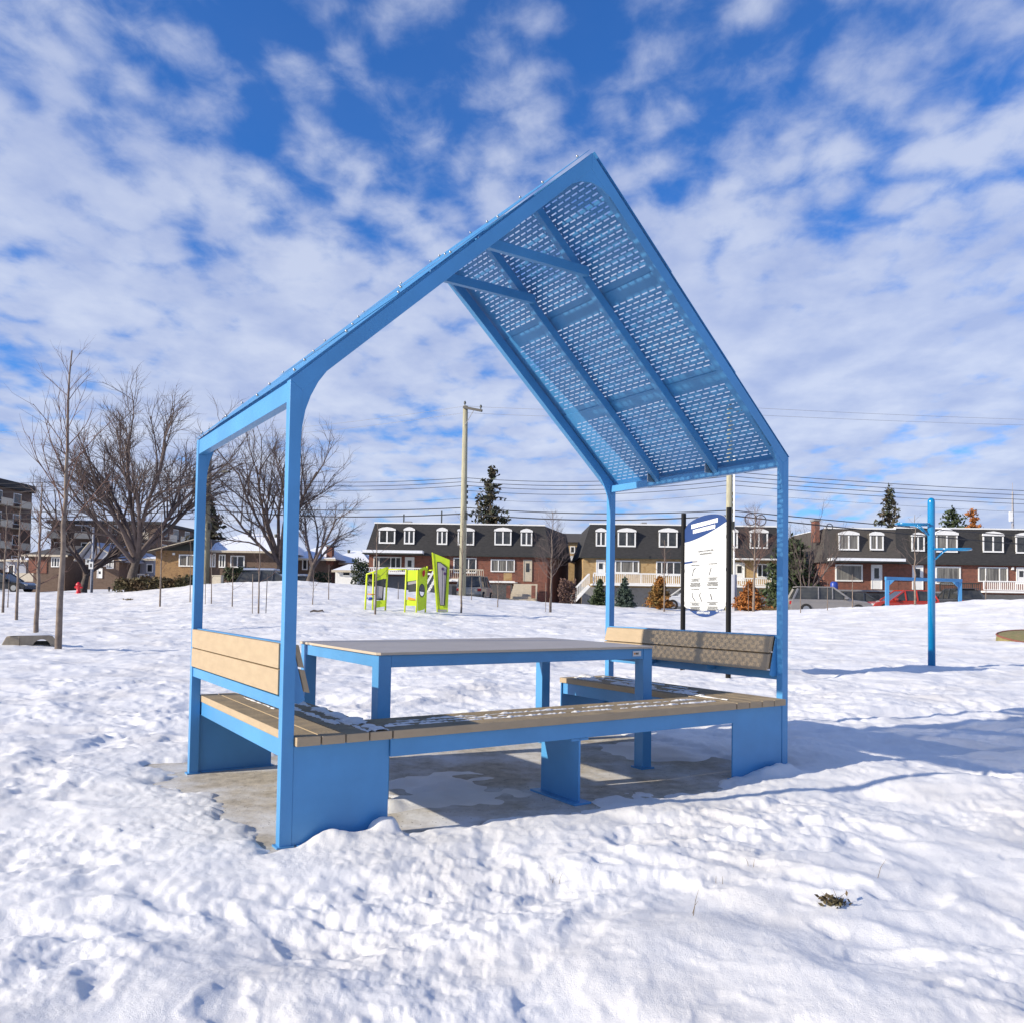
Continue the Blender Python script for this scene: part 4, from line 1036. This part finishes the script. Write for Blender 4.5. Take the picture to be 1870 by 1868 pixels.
# orange-yellow house between
H=House('brick_house','orange brick gabled house seen in the gap between the mansards',84,1030,1080)
x1=H.X(1072); z1=H.Z(1050,990)
MB().box(0,x1,0,8,-.5,z1).build('wall','yelbrick',H.t); MB().add([(-.3,-.3,z1),(x1+.3,-.3,z1),(x1+.3,8,z1),(-.3,8,z1),(-.3,4,z1+1.2),(x1+.3,4,z1+1.2)],[(0,1,5,4),(2,3,4,5),(0,4,3),(1,2,5),(0,3,2,1)]).build('roof','shingleb',H.t)
H.window(1041,1050,997,1010,()); H.bx(1036,1062,1016,1024,-1.5,-.01,'porch_roof','snowy')
# bungalow
def gable(name,label,Y,px0,px1,pyb,pye,pyp,wall,roofm,pk=.5,depth=9,axis='y',over=.6,cat='house',group='single-storey houses across the street'):
    H=House(name,label,Y,px0,pyb,cat,group=group); x1=H.X(px1,pye); ze=H.Z((px0+px1)/2,pye); zp=H.Z((px0+px1)/2,pyp)
    MB().box(0,x1,0,depth,-.5,ze).build('wall',wall,H.t)
    if axis=='y':
        xm=x1*pk
        MB().prism([(0,ze+.001),(x1,ze+.001),(xm,zp-.12)],.0,depth,UZ).build('gable_end','siding' if wall!='tanbrick' else 'pdark',H.t)
        mb=MB()
        for a,b in (((-over,ze-.25),(xm,zp)),((xm,zp),(x1+over,ze-.25))):
            mb.prism([a,b,(b[0],b[1]+.16),(a[0],a[1]+.16)],-over,depth+over,UZ)
        mb.build('roof',roofm,H.t)
        MB().beam((-over,-over-.03,ze-.17),(xm,-over-.03,zp+.08),.05,.16,(0,1,0)).build('bargeboard','cream',H.t)
        MB().beam((xm,-over-.03,zp+.08),(x1+over,-over-.03,ze-.17),.05,.16,(0,1,0)).build('bargeboard','cream',H.t)
    else:
        MB().add([(-over,-over,ze),(x1+over,-over,ze),(x1+over,depth+over,ze),(-over,depth+over,ze),(over*2,depth/2,zp),(x1-over*2,depth/2,zp)],
            [(0,1,5,4),(2,3,4,5),(0,4,3),(1,2,5),(0,3,2,1)]).build('roof',roofm,H.t)
        MB().box(-over,x1+over,-over-.05,-over,ze-.15,ze+.02).build('fascia','cream',H.t)
    return H
H=gable('brick_bungalow','tan brick bungalow with a wide low gable left of the near post',66,283,372,1062,1005,984,'tanbrick','shingleb',.98)
H.window(327,357,1012,1034,(.5,),'curtain'); H.bx(316,320,1009,1013,-.12,-.01,'wall_lamp','white')
H=gable('brick_bungalow','long brown brick bungalow with a snowy hipped roof behind saplings',66.5,374,508,1064,1006,966,'brnbrick','snowy',axis='x',depth=10)
for a in ((384,394,1010,1035),(400,412,1012,1036),(421,447,1014,1036)): H.window(*a,(.5,),'glass')
for px,py in ((427,960),(456,966),(478,968),(500,972)): vent(H,px,py,py+12,8,'pdark',y=4)
H=gable('row_bungalow','dark brick bungalow with streaked snowy roof behind the near left post',72,540,603,1064,1020,990,'brnbrick','snowy',axis='x',depth=8)
for a in ((552,562,1020,1040),(566,573,1020,1040)): H.window(*a,(),'glass')
chim(H,597,607,998,1018,y=-.2)
H=gable('row_bungalow','low bungalow with snow-covered roof sloping toward the garage',76,604,668,1060,1028,1000,'redbrick','snowy',axis='x',depth=8)
for px,py in ((578,992),(594,996),(625,1000),(652,1006)): vent(H,px,py,py+12,6,'pdark',y=3)
H=gable('garden_garage','small white garage with a snow-covered roof left of the black-roofed house',64,612,652,1064,1041,1027,'white','snowy',axis='x',depth=5,over=.25,cat='garage',group=None)
H.window(626,640,1043,1051,(),'glass',fr=.05)
H=gable('gable_house','grey-gabled house with snow on the ridge behind the street light',72,150,218,1076,1020,992,'brnbrick','siding',.25,over=.5)
for a in ((160,173,1021,1037),(195,208,1022,1038)): H.window(*a,(.33,.66),'glass')
H.door(179,186,1038,1055); H.bx(178,196,1031,1034,-1,-.01,'door_canopy','snowy')
H=gable('gable_house','brown-roofed house with orange brick panel behind the leftmost young trees',74,50,120,1078,1013,990,'brnbrick','shingleb',axis='x',over=.4)
H.bx(53,86,1021,1046,-.06,-.002,'brick_panel','redbrick'); H.window(94,110,1017,1035,(.33,.66),'glass'); H.bx(52,84,1047,1062,-2,-1.9,'fence_panel','cream')
H=gable('gable_house','pale shed-roofed house at the left photo edge behind young trees',76,8,48,1078,1022,1012,'siding','snowy',axis='x',over=.3)
H.window(15,27,1030,1050,(),'glass'); H.window(38,46,1012,1030,(),'glass',fr=.06)
H=gable('gable_house','narrow white-porched house between the wide bare tree and the bungalow',76,246,282,1072,1020,1010,'siding','snowy',axis='x',over=.3)
H.window(268,280,1029,1045,(),'glass'); H.rail(248,282,1048,1058,-1.2)
# apartment blocks
def apartment(label,Y,px0,px1,pyt,seed,floors,roofh=.6):
    H=House('apartment_block',label,Y,px0,1080,'apartment building','apartment blocks in the distance'); x1=H.X(px1,950); zt=H.Z(px0,pyt)
    MB().box(0,x1,0,14,-.5,zt).build('wall','brnbrick',H.t); MB().box(-.5,x1+.5,-.5,14,zt+.002,zt+roofh).build('roof','shingle',H.t)
    rnd=random.Random(seed); fh=zt/floors; n=int(x1/3.6)
    for f in range(floors):
        for i in range(n):
            xa=i*x1/n
            if (i+f)%1==0:
                if i%3!=2:
                    b=MB().box(xa+.2,xa+3.0,-1.4,-.002,f*fh+.35,f*fh+.5).box(xa+.2,xa+3.0,-1.4,-1.34,f*fh+.5,f*fh+1.35).build('balcony','cream',H.t)
                else: MB().box(xa+.3,xa+1.8,-.05,-.002,f*fh+.4,f*fh+fh-.3).build('brick_panel','redbrick',H.t)
                w=MB().box(xa+.5,xa+1.9,-.07,-.002,f*fh+1.0,f*fh+2.4).build('window','white',H.t)
                MB().box(xa+.6,xa+1.8,-.09,-.071,f*fh+1.1,f*fh+2.3).build('pane','glass',w)
        for ya in (1.2,5.2,9.6):
            w=MB().box(x1+.002,x1+.07,ya,ya+1.8,f*fh+1.0,f*fh+2.4).build('window','white',H.t)
            MB().box(x1+.071,x1+.09,ya+.1,ya+1.7,f*fh+1.1,f*fh+2.3).build('pane','glass',w)
            MB().box(x1+.002,x1+1.3,ya-.3,ya+2.3,f*fh+.35,f*fh+.48).box(x1+1.24,x1+1.3,ya-.3,ya+2.3,f*fh+.48,f*fh+1.3).build('balcony','cream',H.t)
apartment('tall brown brick apartment block cut by the left photo edge',105,-330,-61,872,1,5,1.0)
apartment('lower brown apartment block seen through the twigs of the wide bare tree',120,90,290,955,2,4,.4)

# ---------------------------------------------------------------- POLES, WIRES, LAMPS
def upole(px,Y,topy,label,arm=True,lamp=False,base=None,ang=0):
    P=aty(px,topy,Y); g=gz(P.x,Y)
    t=thing('utility_pole',label,'utility pole',(P.x,Y,g),0,'wooden utility poles along the street')
    h=P.z-g; MB().tube([(0,0,-.5),(0,0,h*.5),(0,0,h)],[.20,.17,.135],12).build('shaft','polewood',t,smooth=True)
    if arm:
        MB().beam((-.1,-.16,h-.10),(.95,-.65,h-.40),.11,.13).build('crossarm','wire',t)
        for p in ((-.02,-.18,h-.02),(.88,-.62,h-.32)): MB().lathe([(0,.03),(.10,.03),(.11,.07),(.2,.06),(.26,.02)],8,p).build('insulator','pdark',t)
        MB().tube([(0,-.14,h-1.1),(.5,-.42,h-.30)],.02,5).build('arm_brace','steel',t)
    for k in range(4): MB().lathe([(0,.05),(.16,.05)],8,(.18,-.02,h-4.55-.30*k)).build('insulator','pdark',t)
    MB().box(.1,.22,-.2,.1,h-6.3,h-5.9).build('cable_clamp','pdark',t)
    if lamp:
        MB().tube([(0,-.1,h-4.0),(.25,-.5,h-3.2),(.8,-1.0,h-2.8),(1.3,-1.3,h-2.75)],.035,6).build('lamp_arm','pdark',t)
        MB().beam((1.25,-1.28,h-2.75),(1.85,-1.6,h-2.78),.22,.10).build('lamp_head','pdark',t)
    return P
PA=upole(384,54,790,'leaning-looking wooden pole with street lamp arm beside the far left post',True,True)
PB=upole(850,46,742,'wooden utility pole standing before the black-roofed house')
PC=upole(1333,43,745,'wooden utility pole behind the instruction board, top seen through the roof slots')
def conduit():
    t=[o for o in bpy.data.objects if o.name.startswith('utility_pole')][-1]
    MB().tube([(.22,-.1,0),(.22,-.1,8)],.05,6).build('conduit','white',t); MB().tube([(.2,-.18,-.3),(.2,-.18,1.9)],.16,8).build('guard_sleeve','siding',t)
conduit()
YL,YD=66,50
def wire(ys,r,label,m='wire',sag=.35):
    pxs=(-620,384,850,1333,2350); Ys=(YL,54,46,43,YD)
    P=[aty(px,y,Y) for px,y,Y in zip(pxs,ys,Ys) if y is not None]
    pts=[]
    for a,b in zip(P[:-1],P[1:]):
        for i in range(14):
            f=i/14; p=a.lerp(b,f); p.z-=sag*4*f*(1-f); pts.append(p)
    pts.append(P[-1]); c=pts[0].copy()
    o=MB().tube([p-c for p in pts],r,5).build('overhead_wire',m); o.location=c
    tag(o,label,'wire','overhead wires strung between the utility poles')
wire((888,868,873,862,906),.016,'highest of the four closely spaced black wires')
wire((896,876,880,870,914),.016,'second of the four closely spaced black wires from the top')
wire((904,884,887,878,922),.016,'third of the four closely spaced black wires from the top')
wire((None,None,896,886,930),.014,'lowest of the four closely spaced black wires, only right of the middle pole')
wire((925,905,910,900,945),.007,'thin faint wire below the four black wires')
wire((948,922,927,932,1005),.026,'upper of the two thick low cables',sag=.25)
wire((960,931,938,941,1022),.032,'lower of the two thick low cables',sag=.3)
wire((770,793,742,743,775),.008,'thin pale wire running over the pole tops','wirel',sag=.2)
wire((790,803,754,756,783),.008,'thin pale wire just under the pole-top wire','wirel',sag=.2)
# cable coils hanging on the low cables
for px,py,rr,l in ((1371,948,.30,'left black cable coil hanging from the thick low cable'),(1389,950,.28,'right black cable coil hanging from the thick low cable'),(1515,962,.16,'small cable coil hanging left of the brown-shingled roof')):
    c=aty(px,py,43.3); o=MB().tube([(rr*math.cos(i*.3307),0,rr*math.sin(i*.3307)) for i in range(20)],.025,5,False).build('cable_coil','wire'); o.location=c
    tag(o,l,'cable coil','cable coils on the low wires')
P=aty(171,962,56); g=gz(P.x,56); t=thing('street_light','thin pale metal street light pole with a small sign on the left street','street light',(P.x,56,g))
MB().tube([(0,0,-.2),(0,0,P.z-g)],[.09,.06],10).build('pole','siding',t,smooth=True); MB().tube([(0,0,P.z-g-.1),(-.3,-.4,P.z-g+.05),(-.8,-.8,P.z-g+.05)],.04,6).build('arm','siding',t)
MB().box(-.42,-.06,-.12,-.10,1.95,2.35).build('sign_plate','signwhite',t); MB().box(-.30,-.18,-.125,-.121,2.08,2.24).build('sign_mark','ink',t)
q=pick(143,1083.5,30); t=thing('fire_hydrant','red fire hydrant at the left street edge','fire hydrant',(q.x,q.y,q.z))
MB().lathe([(-.1,.13),(.06,.13),(.07,.10),(.42,.10),(.44,.14),(.48,.14),(.56,.10),(.62,.03)],12).build('barrel','hydrant',t,smooth=True)
for s_ in (-1,1): MB().tube([(s_*.09,0,.34),(s_*.19,0,.34)],.06,10).build('outlet_cap','hydrant',t)
q2=pick(144,1083,30); t=thing('road_sign','small white sign on a thin post above the hydrant','sign',(q2.x,q2.y+1.2,q2.z))
MB().tube([(0,0,-.2),(0,0,1.7)],.02,6).build('post','siding',t); MB().box(-.12,.12,-.03,-.01,1.35,1.75).build('sign_plate','signwhite',t); MB().box(-.04,.05,-.035,-.031,1.45,1.65).build('sign_mark','ink',t)
q=pick(199,1083,30); t=thing('bollard','short black bollard right of the hydrant near the hedge','bollard',(q.x,q.y,q.z))
MB().lathe([(-.1,.05),(.36,.05),(.37,.10),(.44,.10),(.47,.03)],10).build('shaft','black',t); MB().tube([(-.1,0,.30),(.1,0,.30)],.02,6).build('cap_bar','black',t)
Pq=aty(398,1052,47); g=gz(Pq.x,47); t=thing('utility_cabinet','cream utility cabinet at the crest beside the far left post','cabinet',(Pq.x,47,g-.2))
MB().box(-.25,.25,-.2,.2,0,Pq.z-g+.2).build('body','cream',t,bevel=.02); MB().box(-.27,.27,-.22,.22,Pq.z-g+.202,Pq.z-g+.27).build('lid','cream',t,bevel=.02)
P=aty(1849,882,95); g=gz(P.x,95); t=thing('antenna_mast','slim lattice antenna mast with a white panel behind the right roof','antenna',(P.x,95,g)); h=P.z-g
mb=MB()
for a in (0,2.09,4.19): mb.tube([(.28*math.cos(a),.28*math.sin(a),0),(.05*math.cos(a),.05*math.sin(a),h*.93)],.035,4)
for i in range(24):
    f=i/24; r_=.28-.23*f; z=h*.93*f
    for a in (0,2.09,4.19): mb.tube([(r_*math.cos(a),r_*math.sin(a),z),(r_*math.cos(a+2.09),r_*math.sin(a+2.09),z+h/26)],.025,4)
mb.tube([(0,0,h*.9),(0,0,h)],.03,5); mb.build('lattice','pgrey',t); MB().box(-.45,-.08,-.2,0,h-4.4,h-3.3).build('panel','white',t)
Pc=aty(1667,1100,58)
for px,Y,m,l in ((1688,57,'green','dark green wheeled bin behind the cyan pole'),(1683,57.5,'hydrant','red bin beside the dark green bin')):
    c=aty(px,1095,Y); g=gz(c.x,Y); t=thing('wheeled_bin',l,'bin',(c.x,Y,g)); MB().add([(-.22,-.25,.05),(.22,-.25,.05),(.22,.25,.05),(-.22,.25,.05),(-.3,-.33,.95),(.3,-.33,.95),(.3,.33,.95),(-.3,.33,.95)],[(0,3,2,1),(4,5,6,7),(0,1,5,4),(1,2,6,5),(2,3,7,6),(3,0,4,7)]).build('body',m,t); MB().box(-.32,.32,-.36,.36,.952,1.03).build('lid',m,t,bevel=.02)
c=aty(1524,1070,68.6); t=thing('plastic_barrel','blue plastic barrel on the brown row house porch','barrel',(c.x,68.7,c.z-.45)); MB().lathe([(0,.25),(.1,.3),(.7,.3),(.8,.24)],12).build('body','bluep',t,smooth=True); MB().lathe([(.80,.2),(.84,.2)],12).build('lid','bluep',t)

# ---------------------------------------------------------------- CARS
def car(label,px,Y,rz,paint,ln=4.6,ht=1.62,wd=1.85,kind='suv',snow=False,zoff=0):
    c=aty(px,1095,Y); g=gz(c.x,Y)+zoff; t=thing('parked_car',label,'car',(c.x,Y,g),rz,'cars parked along the street'); h=ln/2; w=wd/2
    zb=ht*.56
    if kind=='van': ght=[(-h*.96,zb),(-h*.90,ht*.97),(-h*.6,ht),(h*.25,ht),(h*.62,zb)]
    elif kind=='suv': ght=[(-h*.93,zb),(-h*.80,ht*.93),(-h*.45,ht),(h*.05,ht*.985),(h*.46,zb)]
    else: ght=[(-h*.80,zb),(-h*.50,ht*.97),(-h*.1,ht),(h*.1,ht*.96),(h*.50,zb)]
    low=[(-h*.98,.30),(-h,.45),(-h*.97,zb-.03),(-h*.93,zb),(h*.48,zb),(h*.82,zb*.90),(h*.97,zb*.72),(h,.45),(h*.97,.26),(-h*.9,.24)]
    mb=MB()
    def loft(poly,ws):
        n=len(poly); vs=[]
        for sgn in (-1,1):
            for (x,z),ww in zip(poly,ws): vs.append((x,sgn*ww,z))
        mb2=[(i,(i+1)%n,n+(i+1)%n,n+i) for i in range(n)]
        return vs,[tuple(range(n-1,-1,-1)),tuple(range(n,2*n))]+mb2
    vs,fs=loft(low,[w*.94,w*.96,w*.97,w*.97,w,w*.98,w*.93,w*.93,w*.93,w*.94]); mb.add(vs,fs)
    body=mb.build('body',paint,t,bevel=.05)
    g2=[(a,b) for a,b in ght]; vs,fs=loft(g2,[w*.93]+[w*.76]*(len(g2)-2)+[w*.93]); MB().add(vs,fs).build('cabin_glass','glass',t,bevel=.03)
    rt=[(a,b) for a,b in ght[1:-1]]; 
    vs=[]; 
    mb=MB(); x0,x1=ght[1][0]-.02,ght[-2][0]+.03
    mb.box(x0,x1,-w*.76,w*.76,ht-.035,ht+.02)
    for (a,b) in zip(ght[:-1],ght[1:]):
        if abs(a[1]-b[1])>.2:
            for sgn in (-1,1): mb.beam((a[0],sgn*w*(.93 if a[1]<b[1] else .77),a[1]),(b[0],sgn*w*(.77 if a[1]<b[1] else .93),b[1]),.08,.09)
    for sgn in (-1,1):
        for fx in (-.32,.02): mb.beam((h*fx,sgn*w*.95,zb),(h*fx+.03,sgn*w*.775,ht-.02),.06,.09)
    mb.build('roof',paint,t)
    for sx in (-.62,.64):
        for sgn in (-1,1):
            wl=MB().tube([(h*sx,sgn*(w-.16),.33),(h*sx,sgn*(w+.015),.33)],.33,18).build('wheel','tyre',t)
            MB().tube([(h*sx,sgn*(w+.0),.33),(h*sx,sgn*(w+.022),.33)],.20,10).build('rim','steel',wl)
    for sgn in (-1,1):
        MB().box(-h*.995-.02,-h*.90,sgn*w*.80-.13,sgn*w*.80+.13,zb-.30,zb-.12).build('tail_lamp','lampred',t)
        MB().box(h*.90,h*.99,sgn*w*.74-.14,sgn*w*.74+.14,zb*.62,zb*.76).build('headlight','signwhite',t)
        MB().box(h*.30,h*.38,sgn*(w+.06)-.08,sgn*(w+.06)+.08,zb+.02,zb+.16).build('mirror',paint,t)
    if snow:
        MB().box(x0+.05,x1-.05,-w*.74,w*.74,ht+.022,ht+.16).build('snow_cap','snowy',t,bevel=.05); MB().box(h*.5,h*.9,-w*.8,w*.8,zb*.9,zb+.08).build('snow_cap','snowy',t,bevel=.04)
    return t
car('silver grey car with red tail lamp parked left of the far blue frame',1512,50,-.12,'silver',4.7,1.66)
car('dark blue car parked beyond the silver one',1568,57,-.05,'darkcar',4.5,1.5,kind='sedan')
car('bright red car parked behind the far blue frame',1645,54,math.pi,'redcar',4.3,1.50,zoff=.15)
car('dark grey car with a rounded roof right of the far blue frame',1745,60,math.pi/2,'darkcar',4.4,1.62,zoff=.35)
car('white car parked left of the instruction board near the conifers',1262,52,math.pi+.1,'whitecar',4.5,1.62)
car('beige van seen from behind at the foot of the utility pole',868,61,math.pi/2-.15,'beigecar',4.8,1.75,kind='van')
car('snow-topped car hidden by the crest behind the staked young tree',502,52,0,'darkcar',4.6,1.55,snow=True,zoff=-.45)
car('snow-covered car at the crest right of the near left post',560,55,0,'darkcar',4.4,1.50,snow=True,zoff=-.42)
car('dark car on the left street beside the snowbank',2,60,0,'darkcar',4.4,1.45,kind='sedan')

# ---------------------------------------------------------------- WORLD, SUN, CAMERA
AZ,EL=R(23.6),R(23.5)
w=bpy.data.worlds.new('World'); scene.world=w; w.use_nodes=True; nt=w.node_tree
bg=nt.nodes['Background']; bg.inputs['Strength'].default_value=.10
sky=N(nt,'ShaderNodeTexSky',sky_type='NISHITA'); sky.sun_disc=False; sky.sun_elevation=EL; sky.sun_rotation=math.atan2(-math.cos(AZ),-math.sin(AZ)); sky.air_density=1.0; sky.dust_density=.3; sky.ozone_density=2.5
hs=N(nt,'ShaderNodeHueSaturation',Saturation=1.10,Value=1.15)
ti=N(nt,'ShaderNodeMixRGB',blend_type='MULTIPLY'); ti.inputs['Fac'].default_value=1; ti.inputs['Color2'].default_value=(.50,.80,1.30,1); nt.links.new(sky.outputs[0],ti.inputs['Color1']); nt.links.new(ti.outputs[0],hs.inputs['Color'])
tc=N(nt,'ShaderNodeTexCoord'); sep=N(nt,'ShaderNodeSeparateXYZ'); nt.links.new(tc.outputs['Generated'],sep.inputs[0])
def math_(op,a,b=None,c=None):
    n=N(nt,'ShaderNodeMath',operation=op)
    for i,v in enumerate((a,b,c)):
        if v is None: continue
        if isinstance(v,(int,float)): n.inputs[i].default_value=v
        else: nt.links.new(v,n.inputs[i])
    return n.outputs[0]
zc=math_('ADD',math_('MAXIMUM',sep.outputs[2],0.0),.16)
cx_=math_('DIVIDE',sep.outputs[0],zc); cy_=math_('DIVIDE',sep.outputs[1],zc)
cb=N(nt,'ShaderNodeCombineXYZ'); nt.links.new(cx_,cb.inputs[0]); nt.links.new(cy_,cb.inputs[1])
mp=N(nt,'ShaderNodeMapping'); mp.inputs['Rotation'].default_value=(0,0,.12); mp.inputs['Scale'].default_value=(1.15,.95,1); mp.inputs['Location'].default_value=(13.2,5.4,0); nt.links.new(cb.outputs[0],mp.inputs[0])
nA=N(nt,'ShaderNodeTexNoise',Scale=.85,Detail=3.0,Roughness=.5); nt.links.new(mp.outputs[0],nA.inputs['Vector'])
nB=N(nt,'ShaderNodeTexNoise',Scale=11.5,Detail=7.0,Roughness=.58,Distortion=.25); nt.links.new(mp.outputs[0],nB.inputs['Vector'])
nC=N(nt,'ShaderNodeTexNoise',Scale=4.2,Detail=6.0,Roughness=.55); nt.links.new(mp.outputs[0],nC.inputs['Vector'])
wv=N(nt,'ShaderNodeTexNoise',Scale=5.0,Detail=3.0); nt.links.new(mp.outputs[0],wv.inputs['Vector'])
wm=N(nt,'ShaderNodeMixRGB',blend_type='ADD'); wm.inputs['Fac'].default_value=.13; nt.links.new(mp.outputs[0],wm.inputs['Color1']); nt.links.new(wv.outputs['Color'],wm.inputs['Color2'])
vo=N(nt,'ShaderNodeTexVoronoi',feature='SMOOTH_F1',Scale=9.0,Smoothness=.5); vo.voronoi_dimensions='2D'; nt.links.new(wm.outputs[0],vo.inputs['Vector'])
puff=math_('MULTIPLY',math_('SUBTRACT',.42,vo.outputs['Distance']),.40)
# density: big patches + cells, thicker toward the horizon
den=math_('ADD',math_('MULTIPLY',nA.outputs[0],1.20),math_('ADD',math_('ADD',math_('MULTIPLY',nB.outputs[0],.60),math_('ADD',puff,.15)),math_('MULTIPLY',nC.outputs[0],.55)))
hz=math_('MULTIPLY',math_('SUBTRACT',.42,sep.outputs[2]),.60)
den=math_('ADD',den,hz)
mr=N(nt,'ShaderNodeMapRange',interpolation_type='SMOOTHSTEP'); nt.links.new(den,mr.inputs['Value']); mr.inputs['From Min'].default_value=1.00; mr.inputs['From Max'].default_value=1.46
msk=math_('MULTIPLY',math_('ADD',math_('MULTIPLY',mr.outputs[0],.94),.06),math_('SUBTRACT',.98,math_('MULTIPLY',math_('MAXIMUM',sep.outputs[2],0.0),.42)))
cr2=N(nt,'ShaderNodeValToRGB'); nt.links.new(nC.outputs[0],cr2.inputs[0])
cr2.color_ramp.elements[0].position=.35; cr2.color_ramp.elements[0].color=(3.7,4.3,6.2,1); cr2.color_ramp.elements[1].position=.65; cr2.color_ramp.elements[1].color=(5.4,5.85,7.1,1)
mx=N(nt,'ShaderNodeMixRGB'); nt.links.new(msk,mx.inputs['Fac']); nt.links.new(hs.outputs[0],mx.inputs['Color1']); nt.links.new(cr2.outputs[0],mx.inputs['Color2'])
nt.links.new(mx.outputs[0],bg.inputs['Color'])
sd=bpy.data.lights.new('sun','SUN'); sd.energy=5.0; sd.angle=R(.53); sd.color=(1,.90,.735)
so=bpy.data.objects.new('sun',sd); col.objects.link(so)
so.rotation_euler=Vector((math.cos(EL)*math.cos(AZ),math.cos(EL)*math.sin(AZ),-math.sin(EL))).to_track_quat('-Z','Y').to_euler()
so.location=(-20,-8,15)
cd=bpy.data.cameras.new('camera'); co=bpy.data.objects.new('camera',cd); col.objects.link(co); scene.camera=co
cd.sensor_fit='HORIZONTAL'; cd.sensor_width=36; cd.lens=F/1870*36; cd.shift_x=(935-CX)/1870; cd.shift_y=(CY-934)/1870; cd.clip_end=3000; cd.clip_start=.05
r_=Vector((cr,sr*sp,-sr*cp)); u_=Vector((sr,-cr*sp,cr*cp)); f_=Vector((0,cp,sp))
co.matrix_world=Matrix(((r_.x,u_.x,-f_.x,0),(r_.y,u_.y,-f_.y,0),(r_.z,u_.z,-f_.z,CH),(0,0,0,1)))
scene.view_settings.view_transform='Standard'; scene.view_settings.look='None'; scene.view_settings.gamma=1; scene.view_settings.exposure=.34
scene.render.resolution_x=1024; scene.render.resolution_y=1022
